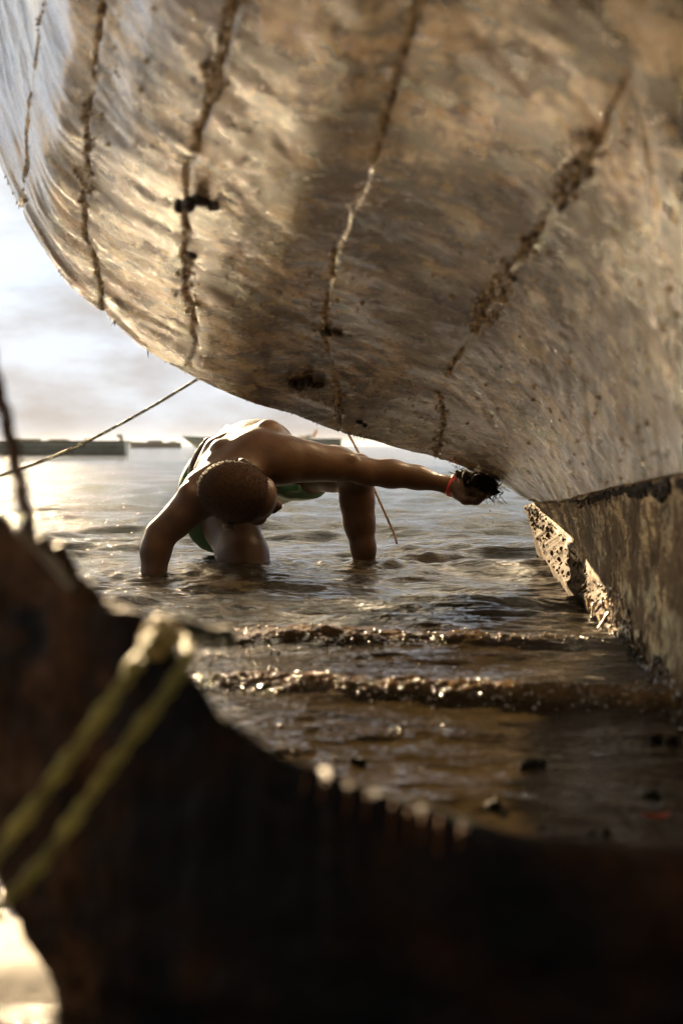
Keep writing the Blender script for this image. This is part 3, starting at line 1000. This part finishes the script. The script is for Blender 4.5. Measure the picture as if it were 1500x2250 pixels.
xs_ = np.concatenate([xs_, xe[kk]]); ys_ = np.concatenate([ys_, ye[kk]])
zs_ = sea_height(xs_, ys_, np.full_like(xs_, .003))
rr_ = .0006 + .0022 * rng.rand(len(xs_)) ** 2.2
fv, ff_ = lumps(np.stack([xs_, ys_, zs_ + rr_ * .4], -1), rr_, seed=77)
fm = M('foam_glint_beads')
tag(link('foam', fv, ff_, fm.set(col=(.28, .20, .12), rough=.22, spec=1.0, coat=1.0, coat_rough=.1)), kind='stuff')

# ------------------------------------------------------------------ distant boats
def far_boat(name, x0, x1, y, beam, fb, colr, trim, label, bow='left', plumb=.15, sheer=.25, rake=.12, band=None, group=None, gear=()):
    """x0 bow end, x1 stern end; floats at z=0"""
    L = abs(x1 - x0); sgn = 1 if x1 > x0 else -1
    root = empty(name, ((x0 + x1) / 2, y, 0))
    tag(root, label, 'boat', group)
    n = 60
    s = np.linspace(0, 1, n)
    wid = beam / 2 * np.clip(np.sin(np.clip(s / .45, 0, 1) * math.pi / 2) ** .8, .02, 1) * (1 - .15 * np.clip((s - .6) / .4, 0, 1))
    top = fb * (1 + sheer * np.clip(1 - s / .6, 0, 1) ** 2)
    rows = []
    prof = [(1.0, 1.0), (.93, .8), (.86, .6), (.76, .4), (.6, .15), (.42, 0), (.2, -.15), (0, -.2)]
    for wf, hf in prof:
        for sg in (1,):
            shift = rake * L * (1 - np.clip(hf, 0, 1)) * np.clip(1 - s / .35, 0, 1)
            xx = x0 + sgn * (s * L + shift)
            rows.append(np.stack([xx, y - wid * wf, top * hf], 1))
    near = np.array(rows)
    far_ = near.copy(); far_[..., 1] = 2 * y - far_[..., 1]
    ring = np.concatenate([near, far_[::-1][1:]], 0)
    inn = ring.copy()
    link('hull', ring.reshape(-1, 3), grid_faces(len(ring), n), colr, root)
    tr = ring[:, -1]
    tc_ = tr.mean(0)
    link('transom', np.vstack([tr, tc_]), [(i, (i + 1) % len(tr), len(tr)) for i in range(len(tr))], colr, root, smooth=False)
    for sg in (-1, 1):
        edge = np.stack([x0 + sgn * s * L, y + sg * wid, top + .02 * fb], 1)
        v, f, _, _ = tube(edge, fb * .07, 6)
        link('gunwale', v, f, trim, root)
    if band:
        for hf, wf, hw in ((.62, .885, .035),):
            edge = np.stack([x0 + sgn * (s * L + rake * L * (1 - hf) * np.clip(1 - s / .35, 0, 1)), y - wid * wf - .01, top * hf], 1)
            v, f, _, _ = tube(edge, fb * hw, 6)
            link('rubbing_strake', v, f, band, root)
    for t in (.35, .6, .85):
        k = int(t * (n - 1)); xx = x0 + sgn * t * L; b = wid[k] * .95; zt = top[k] * .8
        vv = [(xx + a * .12, y + e * b, zt + z_) for a in (-1, 1) for e in (-1, 1) for z_ in (-.03, .0)]
        link('thwart', vv, [(0, 1, 3, 2), (4, 6, 7, 5), (0, 4, 5, 1), (2, 3, 7, 6), (1, 5, 7, 3), (0, 2, 6, 4)], trim, root, smooth=False)
    # floor
    vv = np.concatenate([np.stack([x0 + sgn * s * L * .98 + .01 * L, y - wid * .6, 0 * s + .05], 1), np.stack([x0 + sgn * s * L * .98 + .01 * L, y + wid * .6, 0 * s + .05], 1)])
    link('floor_boards', vv, grid_faces(2, n), trim, root)
    return root

def boxes(name, items, mat, root):
    vs, fs = [], []
    for (cx_, cy_, cz_, sx_, sy_, sz_, tilt) in items:
        i0 = len(vs)
        for a in (-1, 1):
            for b in (-1, 1):
                for c_ in (-1, 1):
                    k = .82 if c_ > 0 else 1
                    vs.append((cx_ + a * sx_ * k + c_ * tilt, cy_ + b * sy_, cz_ + c_ * sz_))
        fs += [tuple(i0 + q for q in t) for t in ((0, 1, 3, 2), (4, 6, 7, 5), (0, 4, 5, 1), (2, 3, 7, 6), (1, 5, 7, 3), (0, 2, 6, 4))]
    return link(name, vs, fs, mat, root, smooth=False)

pale = mat_plain('pale_grey_green_paint', (.72, .80, .76), .45, scale=1.2)
pale2 = mat_plain('grey_blue_paint', (.72, .80, .74), .45, scale=1.2)
trimm = mat_plain('dark_trim', (.16, .165, .14), .6)
dkw = mat_plain('dark_brown_boat_wood', (.14, .12, .10), .7)
orng = mat_plain('orange_canvas', (.45, .2, .08), .6)

yd = 49.0
b1 = far_boat('moored_skiff', (-330 - CX) / FPX * yd, (279 - CX) / FPX * yd, yd, 1.5, .46, pale, trimm,
              'long pale grey-blue open boat moored at the left edge', sheer=.3, band=trimm)
bx = lambda px: (px - CX) / FPX * yd
for px_, a_, b_ in ((60, .5, .06), (130, .35, .05), (195, .12, .07)):
    boxes('stowed_net', [(bx(px_), yd, .50, a_, .3, b_, 0)], dkw, b1)
boxes('outboard_motor', [(bx(267), yd, .56, .06, .06, .12, -.02), (bx(263), yd, .66, .09, .07, .05, .0)], dkw, b1)

yd2 = 175.0
bx2 = lambda px: (px - CX) / FPX * yd2
b2 = far_boat('low_dark_boat', bx2(284), bx2(398), yd2, 2.2, .62, dkw, dkw, 'low dark working boat far out between the two pale boats', sheer=.2, rake=.03)
boxes('cabin', [(bx2(341), yd2, .78, .95, .6, .14, 0), (bx2(380), yd2, .72, .5, .4, .08, 0), (bx2(310), yd2, .68, .35, .4, .06, 0)], dkw, b2)

yd3 = 85.0
bx3 = lambda px: (px - CX) / FPX * yd3
b3 = far_boat('anchored_skiff', bx3(402), bx3(750), yd3, 2.2, .68, pale2, trimm, 'pale open boat behind the man, bow pointing left, gear on board', sheer=.22, rake=.10, band=trimm)
boxes('piled_gear', [(bx3(668), yd3, .82, .42, .3, .07, 0), (bx3(682), yd3, .90, .25, .25, .05, .02)], dkw, b3)
boxes('folded_sail', [(bx3(692), yd3, 1.04, .10, .06, .22, .10)], orng, b3)

# ------------------------------------------------------------------ implicit surface modelling for the man
class Field:
    def __init__(self, lo, hi, h):
        self.lo = np.array(lo, float); self.h = h
        self.n = np.ceil((np.array(hi) - self.lo) / h).astype(int) + 1
        self.F = np.full(tuple(self.n), 1.0, np.float32)
    def sub(self, pmin, pmax, pad):
        i0 = np.clip(np.floor((np.array(pmin) - pad - self.lo) / self.h).astype(int), 0, self.n - 1)
        i1 = np.clip(np.ceil((np.array(pmax) + pad - self.lo) / self.h).astype(int) + 1, 1, self.n)
        sl = tuple(slice(a, b) for a, b in zip(i0, i1))
        ax = [(self.lo[k] + np.arange(i0[k], i1[k]) * self.h).astype(np.float32) for k in range(3)]
        G = np.stack(np.meshgrid(*ax, indexing='ij'), -1)
        return sl, G
    def add(self, sl, d, k, cut=False):
        a = self.F[sl]
        if cut:
            hh = np.maximum(k - np.abs(a + d), 0) / k
            self.F[sl] = np.maximum(a, -d) + hh * hh * k * .25
        else:
            hh = np.maximum(k - np.abs(a - d), 0) / k
            self.F[sl] = np.minimum(a, d) - hh * hh * k * .25
    def cone(self, a, b, ra, rb, k=.02, cut=False):
        a = np.asarray(a, float); b = np.asarray(b, float)
        R = max(ra, rb)
        sl, G = self.sub(np.minimum(a, b) - R, np.maximum(a, b) + R, k + self.h * 3)
        ab = (b - a).astype(np.float32)
        t = np.clip(((G - a.astype(np.float32)) @ ab) / (ab @ ab), 0, 1)
        t_ = t * t * (3 - 2 * t) * .0 + t
        d = np.linalg.norm(G - (a.astype(np.float32) + t[..., None] * ab), axis=-1) - (ra + (rb - ra) * t_)
        self.add(sl, d, k, cut)
    def chain(self, pts, radii, k=.015):
        for i in range(len(pts) - 1):
            self.cone(pts[i], pts[i + 1], radii[i], radii[i + 1], k)
    def ell(self, c, r, axes=None, k=.02, cut=False):
        c = np.asarray(c, float); r = np.asarray(r, float)
        Rm = r.max()
        sl, G = self.sub(c - Rm, c + Rm, k + self.h * 3)
        q = G - c.astype(np.float32)
        if axes is not None:
            q = q @ np.array(axes, np.float32).T
        k0 = np.linalg.norm(q / r, axis=-1) + 1e-6
        k1 = np.linalg.norm(q / (r * r), axis=-1) + 1e-6
        d = k0 * (k0 - 1) / k1
        self.add(sl, d.astype(np.float32), k, cut)
    def mesh(self):
        F = self.F; s = F < 0
        nx, ny, nz = F.shape
        c = np.zeros((nx - 1, ny - 1, nz - 1), np.int8)
        for dx in (0, 1):
            for dy in (0, 1):
                for dz in (0, 1):
                    c += s[dx:nx - 1 + dx, dy:ny - 1 + dy, dz:nz - 1 + dz]
        act = (c > 0) & (c < 8)
        idx = np.argwhere(act)
        vid = np.full(act.shape, -1, np.int64)
        vid[act] = np.arange(len(idx))
        acc = np.zeros((len(idx), 3)); cnt = np.zeros(len(idx))
        corners = [(a, b, c_) for a in (0, 1) for b in (0, 1) for c_ in (0, 1)]
        for a in corners:
            for ax in range(3):
                if a[ax] == 1: continue
                b = list(a); b[ax] = 1
                fa = F[idx[:, 0] + a[0], idx[:, 1] + a[1], idx[:, 2] + a[2]]
                fb = F[idx[:, 0] + b[0], idx[:, 1] + b[1], idx[:, 2] + b[2]]
                m = (fa < 0) != (fb < 0)
                t = np.where(m, fa / np.where(m, fa - fb, 1), 0)
                p = np.array(a)[None] + np.zeros((len(idx), 3)); p[:, ax] += t
                acc[m] += p[m]; cnt[m] += 1
        V = (idx + acc / cnt[:, None]) * self.h + self.lo
        quads = []
        for ax in range(3):
            o = [(0, 0, 0)] * 2
            sa = s[:-1, :, :] if ax == 0 else s[:, :-1, :] if ax == 1 else s[:, :, :-1]
            sb = s[1:, :, :] if ax == 0 else s[:, 1:, :] if ax == 1 else s[:, :, 1:]
            e = np.argwhere(sa != sb)
            o1, o2 = [k for k in range(3) if k != ax]
            e = e[(e[:, o1] > 0) & (e[:, o2] > 0) & (e[:, o1] < F.shape[o1] - 1) & (e[:, o2] < F.shape[o2] - 1)]
            def g(d1, d2):
                q = e.copy(); q[:, o1] -= d1; q[:, o2] -= d2
                return vid[q[:, 0], q[:, 1], q[:, 2]]
            Q = np.stack([g(1, 1), g(0, 1), g(0, 0), g(1, 0)], 1)
            flip = sa[e[:, 0], e[:, 1], e[:, 2]]
            if ax == 1: flip = ~flip
            Q[~flip] = Q[~flip][:, ::-1]
            quads.append(Q)
        return V, np.vstack(quads)

def smooth_mesh(V, Fq, it=2, lam=.5):
    for _ in range(it):
        acc = np.zeros_like(V); cnt = np.zeros(len(V))
        for a, b in ((0, 1), (1, 2), (2, 3), (3, 0)):
            np.add.at(acc, Fq[:, a], V[Fq[:, b]]); np.add.at(cnt, Fq[:, a], 1)
            np.add.at(acc, Fq[:, b], V[Fq[:, a]]); np.add.at(cnt, Fq[:, b], 1)
        V = V * (1 - lam) + lam * acc / np.maximum(cnt, 1)[:, None]
    return V

man = empty('person', (-.2, 4.1, 0))
tag(man, 'bare-backed man in green shorts bending over in the water, scrubbing the hull', 'person')

B = Field((-.62, 3.52, -.24), (.50, 4.62, .47), .0042)
# torso
lat = nrm(P(620, 992, 3.95) - P(445, 1070, 3.84))         # across the shoulders
spine = [P(535, 1040, 4.38), P(545, 1000, 4.30), P(556, 978, 4.19), P(552, 985, 4.08), P(540, 1008, 3.98), P(530, 1035, 3.90)]
axis = nrm(spine[0] - spine[-1])
back_n = nrm(np.cross(lat, axis)); back_n = back_n if back_n[2] > 0 else -back_n
lat2 = nrm(np.cross(axis, back_n)); lat2 = lat2 if lat2[0] > 0 else -lat2
A3 = np.array([lat2, axis, back_n])
B.ell(P(534, 1048, 4.38), (.160, .115, .110), A3, .05)        # pelvis
B.ell(P(550, 998, 4.25), (.118, .13, .088), A3, .06)        # loins
B.ell(P(545, 1003, 4.09), (.140, .15, .100), A3, .06)       # rib cage
B.ell(P(536, 1030, 3.97), (.145, .10, .085), A3, .05)       # upper chest
# shoulder girdle
shL, elL, wrL = P(440, 1092, 3.84), P(352, 1176, 3.80), P(337, 1262, 3.78)
shR, elR, wrR = P(622, 1014, 3.92), P(806, 1037, 3.98), P(987, 1066, 4.02)
B.cone(P(500, 1030, 3.95), P(450, 1078, 3.86), .060, .048, .045)
B.cone(P(580, 1000, 3.95), P(620, 1010, 3.92), .068, .058, .045)
B.ell(P(452, 1082, 3.85), (.055, .055, .060), None, .04)   # deltoid
B.ell(P(625, 1010, 3.91), (.070, .055, .055), None, .04)
# upper arms, forearms
B.chain([shL, P(412, 1120, 3.82), P(382, 1150, 3.81), elL], [.047, .043, .038, .035], .03)
B.chain([elL, P(342, 1212, 3.79), P(338, 1262, 3.78), P(340, 1330, 3.76)], [.036, .037, .029, .023], .025)
B.chain([shR, P(680, 1012, 3.94), P(735, 1019, 3.96), elR], [.053, .0475, .043, .034], .03)
B.ell(P(690, 1022, 3.935), (.075, .040, .036), None, .03)   # triceps
B.ell(P(652, 998, 3.915), (.056, .040, .040), None, .009)
B.ell(P(722, 1034, 3.945), (.062, .030, .023), None, .009)
B.ell(P(742, 1006, 3.95), (.055, .030, .022), None, .009)
B.ell(P(850, 1034, 3.975), (.055, .026, .022), None, .009)
B.ell(P(806, 1050, 3.965), (.014, .014, .012), None, .010)
B.ell(P(415, 1100, 3.805), (.034, .036, .050), None, .009)
B.ell(P(392, 1136, 3.79), (.040, .026, .030), None, .009)
B.ell(P(334, 1205, 3.775), (.022, .026, .050), None, .010)
B.ell(P(345, 1165, 3.80), (.014, .014, .012), None, .010)
B.chain([elR, P(858, 1042, 3.99), P(915, 1049, 4.0), wrR], [.0330, .0340, .0295, .0240], .03)
# left hand on the sea bed
pl = P(342, 1345, 3.75)
B.ell(pl, (.035, .045, .018), None, .02)
for i, o_ in enumerate((-.03, -.01, .01, .028)):
    B.chain([pl + np.array([o_, -.03, 0]), pl + np.array([o_ * 1.2, -.07, -.004]), pl + np.array([o_ * 1.3, -.10 + abs(o_) * .3, -.015])], [.010, .009, .007], .008)
# neck and head frame
hc = P(527, 1083, 3.72)
f = nrm((.96, .12, -.24)); c0 = np.array((-.05, -.93, .26)); cc = nrm(c0 - f * (c0 @ f)); ll = np.cross(cc, f)
HA = np.array([f, ll, cc])
hp = lambda a, b, c_: hc + f * a + ll * b + cc * c_
B.cone(hp(-.015, 0, -.05), P(537, 1040, 3.90), .054, .062, .035)
B.ell(hp(-.012, 0, .0), (.0945, .0755, .092), HA, .02)      # cranium
B.ell(hp(.045, 0, -.045), (.052, .060, .070), HA, .025)     # face mass
B.ell(hp(.066, 0, .012), (.028, .050, .040), HA, .02)       # forehead
B.ell(hp(.082, 0, -.012), (.014, .046, .010), HA, .014)     # brow
B.cone(hp(.088, 0, -.020), hp(.110, 0, -.050), .0085, .0125, .012)   # nose
B.ell(hp(.100, .014, -.053), (.011, .010, .009), HA, .008)
B.ell(hp(.100, -.014, -.053), (.011, .010, .009), HA, .008)
B.ell(hp(.090, 0, -.076), (.013, .026, .0085), HA, .008)    # lips
B.ell(hp(.086, 0, -.090), (.012, .023, .0085), HA, .008)
B.ell(hp(.064, 0, -.115), (.026, .028, .018), HA, .02)      # chin
for sg in (1, -1):
    B.ell(hp(.074, sg * .031, -.030), (.017, .015, .011), HA, .008, cut=True)   # eye sockets
    B.ell(hp(.070, sg * .030, -.030), (.014, .0135, .0095), HA, .005)           # lids over eyeballs
    B.ell(hp(.066, sg * .043, -.055), (.020, .018, .017), HA, .018)             # cheek bone
    B.cone(hp(.0, sg * .055, -.075), hp(.055, sg * .025, -.112), .018, .016, .02)  # jaw
    B.ell(hp(-.006, sg * .088, -.034), (.018, .013, .030), HA, .005)            # ear
    B.ell(hp(-.004, sg * .101, -.032), (.009, .006, .018), HA, .004, cut=True)
    B.ell(hp(-.006, sg * .083, -.064), (.007, .006, .008), HA, .004)            # lobe
# back anatomy
B.ell(P(590, 950, 3.99), (.040, .046, .037), None, .008)     # right shoulder blade, lower corner
B.ell(P(560, 985, 3.93), (.050, .040, .034), None, .03)     # rhomboid / trapezius mass
B.cone(P(548, 978, 3.94), P(610, 975, 3.91), .024, .020, .014)  # ridge of the shoulder blade
B.cone(P(590, 952, 4.00), P(640, 985, 3.93), .022, .022, .025)
B.ell(P(486, 992, 3.96), (.034, .046, .036), None, .008)     # left blade
B.cone(P(492, 1003, 3.95), P(455, 1040, 3.88), .020, .018, .018)
B.cone(P(520, 1012, 3.90), P(470, 1045, 3.86), .022, .024, .025)
B.cone(P(506, 946, 4.17), P(498, 970, 4.02), .019, .019, .022)  # erector columns either side of the furrow
B.cone(P(537, 939, 4.17), P(541, 960, 4.02), .018, .019, .022)
B.cone(P(522, 935, 4.20), P(521, 972, 4.00), .013, .014, .018, cut=True)
B.cone(P(521, 972, 4.00), P(522, 1015, 3.87), .014, .012, .018, cut=True)
B.cone(P(548, 965, 3.99), P(572, 962, 3.97), .007, .007, .012, cut=True)
B.cone(P(572, 968, 3.94), P(612, 984, 3.88), .009, .008, .016, cut=True)
# lats and ribs on the lit flank
for i in range(4):
    B.cone(P(458 - i * 9, 972 + i * 17, 4.10 + .02 * i), P(430 - i * 3, 1012 + i * 14, 4.17 + .02 * i), .016, .012, .014)
B.cone(P(470, 985, 4.02), P(445, 1035, 4.00), .026, .024, .03)
for i in range(3):
    B.cone(P(476 - i * 10, 975 + i * 18, 4.02), P(450 - i * 8, 1010 + i * 20, 4.04), .007, .005, .010, cut=True)
# buttocks and legs
hipL, hipR = P(480, 1075, 4.36), P(612, 1035, 4.34)
B.ell(P(470, 1060, 4.38), (.085, .09, .085), None, .04)
B.ell(P(600, 1035, 4.40), (.09, .09, .085), None, .04)
kL = P(562, 1335, 3.99)
B.chain([hipL, P(507, 1150, 4.18), P(533, 1220, 4.08), kL], [.088, .079, .070, .058], .03)
B.chain([kL, kL + np.array([.02, .20, -.02]), kL + np.array([.03, .40, -.04])], [.05, .052, .034], .03)
kR = P(783, 1033, 4.10)
B.chain([hipR, P(680, 1030, 4.24), P(735, 1030, 4.17), kR], [.082, .070, .063, .050], .03)
B.ell(P(790, 1040, 4.07), (.034, .04, .045), None, .025)
B.chain([P(784, 1045, 4.10), P(784, 1100, 4.12), P(789, 1150, 4.12), P(798, 1205, 4.11), P(803, 1260, 4.10)], [.046, .047, .0425, .033, .026], .025)
B.chain([P(803, 1260, 4.10), P(803, 1340, 4.10), P(803, 1340, 4.10) + np.array([.03, -.12, -.02])], [.026, .032, .028], .02)
# right fist closed round the weed: palm, four fingers, thumb
wr = P(987, 1066, 4.02)
B.chain([wr, P(1012, 1073, 4.0), P(1040, 1076, 4.0)], [.0245, .027, .028], .015)
B.ell(P(1028, 1078, 3.995), (.038, .036, .026), None, .015)
for i in range(4):
    dd = 3.962 + i * .0215
    ln = (.92, 1.0, .97, .82)[i]
    base = P(1046, 1072 + (i == 3) * 2, dd)
    p1 = base + np.array([.034, 0, -.010 - .003 * i]) * ln
    p2 = p1 + np.array([.018, 0, .020]) * ln
    p3 = p2 + np.array([-.006, .002, .017]) * ln
    B.chain([base, p1, p2, p3], [.0125, .0115, .0100, .0082], .006)
    B.ell(p1, (.0125, .0115, .0125), None, .005)
B.chain([P(1004, 1086, 3.985), P(1022, 1099, 3.955), P(1046, 1101, 3.942), P(1062, 1092, 3.940)], [.016, .0135, .0115, .009], .008)
Vb, Fb = B.mesh()
Vb = smooth_mesh(Vb, Fb, 4)
skin = mat_skin()
body = link('body', Vb, Fb, skin, man)

# hair
Hf = Field(hc - .125, hc + .125, .0034)
Hf.ell(hp(-.014, 0, .003), (.0985, .0795, .0955), HA, .01)
ax = [(Hf.lo[k] + np.arange(Hf.n[k]) * Hf.h) for k in range(3)]
G = np.stack(np.meshgrid(*ax, indexing='ij'), -1)
q = G - hc
qa, ql, qc = q @ f, q @ ll, q @ cc
hair_cut = np.maximum(-(qc * .72 - qa * .70 + .052) * 1.0, -(qc + .072 + .25 * np.abs(ql) * 0))
Hf.F = np.maximum(Hf.F, hair_cut).astype(np.float32)
Vhh, Fhh = Hf.mesh()
Vhh = smooth_mesh(Vhh, Fhh, 5)
Vhh = Vhh + (Vhh - hc) / np.linalg.norm(Vhh - hc, axis=1)[:, None] * (.0006 * fbm(Vhh, 200, 2, 141))[:, None]
hm = mat_hair()
hair = link('hair', Vhh, Fhh, hm, man)
# short curls standing off the scalp
vs, fs = [], []
cand = Vhh[rng.randint(0, len(Vhh), 16000)]
for p in cand:
    n = p - hc; n = nrm(n + rng.normal(0, .03, 3))
    L = .0016 + .0032 * rng.rand(); w_ = .0005
    t = nrm(np.cross(n, rng.normal(0, 1, 3)))
    b_ = np.cross(n, t)
    i0 = len(vs)
    tip = p + n * L + t * L * .35
    mid_ = p + n * L * .75 - t * L * .1
    vs += [p - b_ * w_, p + b_ * w_, mid_ + b_ * w_ * .8, mid_ - b_ * w_ * .8, tip]
    fs += [(i0, i0 + 1, i0 + 2, i0 + 3), (i0 + 3, i0 + 2, i0 + 4)]
cu = link('curls', vs, fs, hm, hair); cu['kind'] = 'stuff'

# shorts
S = Field((-.52, 4.0, -.02), (.12, 4.62, .42), .0046)
S.ell(P(534, 1050, 4.40), (.176, .118, .122), A3, .05)
S.ell(P(470, 1062, 4.38), (.100, .103, .098), None, .04)
S.ell(P(600, 1037, 4.40), (.10, .10, .098), None, .04)
S.cone(hipL, P(492, 1150, 4.18), .108, .106, .03)
S.cone(hipR, P(690, 1032, 4.22), .098, .085, .03)
S.cone(P(625, 1070, 4.22), P(655, 1086, 4.18), .035, .018, .03)
ax = [(S.lo[k] + np.arange(S.n[k]) * S.h) for k in range(3)]
G = np.stack(np.meshgrid(*ax, indexing='ij'), -1)
S.F = (S.F + .004 * fbm(G * np.array([1, 1, .6]), 26, 3, 151)).astype(np.float32)
# waistline, hems
wst = (G - P(545, 1010, 4.335)) @ axis
S.F = np.maximum(S.F, np.where(G[..., 2] > .232, -wst, -1).astype(np.float32))
tL = nrm(P(515, 1170, 4.14) - hipL); hemL = (G - P(480, 1148, 4.17)) @ tL
tRt = nrm(P(735, 1030, 4.17) - hipR); hemR = (G - P(684, 1031, 4.22)) @ tRt
S.F = np.maximum(S.F, np.where(G[..., 2] < .21, hemL, -1).astype(np.float32) * 1.0)
S.F = np.maximum(S.F, np.where(G[..., 0] > -.12, hemR, -1).astype(np.float32))
Vs, Fs = S.mesh()
Vs = smooth_mesh(Vs, Fs, 3)
shorts = link('shorts', Vs, Fs, mat_shorts(), man)
dist = np.clip(((P(480, 1148, 4.17) - Vs) @ tL) / .10, 0, 1)
dist = np.where((Vs[:, 2] < .24) & (Vs[:, 0] < -.2), dist, 0)
atb = shorts.data.attributes.new('stripe', 'FLOAT', 'POINT')
atb.data.foreach_set('value', dist.astype(np.float32))

# red bracelet
bc = P(993, 1067, 4.018); bax = nrm(P(1012, 1073, 4.0) - P(960, 1060, 4.02))
b_u = nrm(np.cross(bax, (0, 1, 0))); b_v = np.cross(bax, b_u)
ring = []
th = np.linspace(0, 2 * math.pi, 49)
for t in th:
    ring.append(bc + (b_u * math.cos(t) + b_v * math.sin(t)) * .0285 + bax * .003 * math.sin(2 * t))
for k_o in (-.0035, .0035):
    v, ff, _, _ = tube(np.array(ring) + bax * k_o, .0042, 8)
    link('bracelet', v, ff, mat_plain('red_band', (.50, .03, .03), .5), man)

# weed the man scrubs with: wads of thin curling strands over a core
vs, fs, off = [], [], 0
core = [(1040, 1050, 4.0), (1058, 1060, 4.0), (1070, 1066, 3.94), (1048, 1056, 3.93), (1026, 1048, 3.95), (1084, 1076, 3.95), (1018, 1045, 4.0), (1076, 1072, 4.0), (1030, 1060, 3.97), (1062, 1070, 3.965), (1088, 1080, 3.99), (1005, 1040, 4.0)]
cv, cf = lumps([P(*c) for c in core], [.026, .026, .018, .020, .016, .013, .018, .020, .018, .017, .013, .010], seed=9, hi=True)
root = tag(link('seaweed_wad', cv, cf, weedm), 'black dripping wad of seaweed pressed against the hull by the fist', 'seaweed')
for _ in range(260):
    c = P(*core[rng.randint(len(core))]) + rng.normal(0, .010, 3)
    n = 9
    p = c.copy(); d = nrm(rng.normal(0, 1, 3) + np.array([0, -.3, -.1])); pts = [p.copy()]
    L = rng.uniform(.015, .045)
    curl = rng.normal(0, .5, 3)
    for s in range(n):
        d = nrm(d + np.cross(curl, d) * .5 + np.array([0, 0, -.10]) + rng.normal(0, .15, 3))
        p = p + d * L / n; pts.append(p.copy())
    v, ff, _, _ = tube(np.array(pts), rng.uniform(.0005, .0011), 4)
    vs.append(v); fs.append(ff + off); off += len(v)
st = link('weed_strands', np.vstack(vs), np.vstack(fs), weedm, root); st['kind'] = 'stuff'
for (px_, py_, r_) in ((1076, 1122, .0016), (1082, 1148, .0014), (1058, 1134, .0011), (1070, 1153, .001), (1105, 1157, .0009), (1091, 1163, .0009), (1051, 1137, .0008), (1082, 1186, .001), (1083, 1176, .0008)):
    v, ff = lumps([P(px_, py_, 3.98)], [r_], seed=px_, hi=True)
    v[:, 2] = (v[:, 2] - v[:, 2].mean()) * 1.6 + v[:, 2].mean()
    tag(link('water_drop', v, ff, weedm), 'dark drops of dirty water falling from the wad of seaweed', 'drop', 'drops falling from the seaweed')

# ------------------------------------------------------------------ salt haze over the sea
hz = bpy.data.materials.new('sea_haze')
hz.use_nodes = True
for n in list(hz.node_tree.nodes):
    hz.node_tree.nodes.remove(n)
ho = hz.node_tree.nodes.new('ShaderNodeOutputMaterial')
hv = hz.node_tree.nodes.new('ShaderNodeVolumePrincipled')
hv.inputs['Color'].default_value = (.72, .78, .88, 1)
hv.inputs['Density'].default_value = .00025
hv.inputs['Anisotropy'].default_value = .1
hz.node_tree.links.new(hv.outputs['Volume'], ho.inputs['Volume'])
hx = [(x_, y_, z_) for x_ in (-4600, 4600) for y_ in (-60, 6300) for z_ in (-5.5, 6)]
haze = link('haze', hx, [(0, 1, 3, 2), (4, 6, 7, 5), (0, 4, 5, 1), (2, 3, 7, 6), (1, 5, 7, 3), (0, 2, 6, 4)], hz, smooth=False)
tag(haze, kind='stuff')
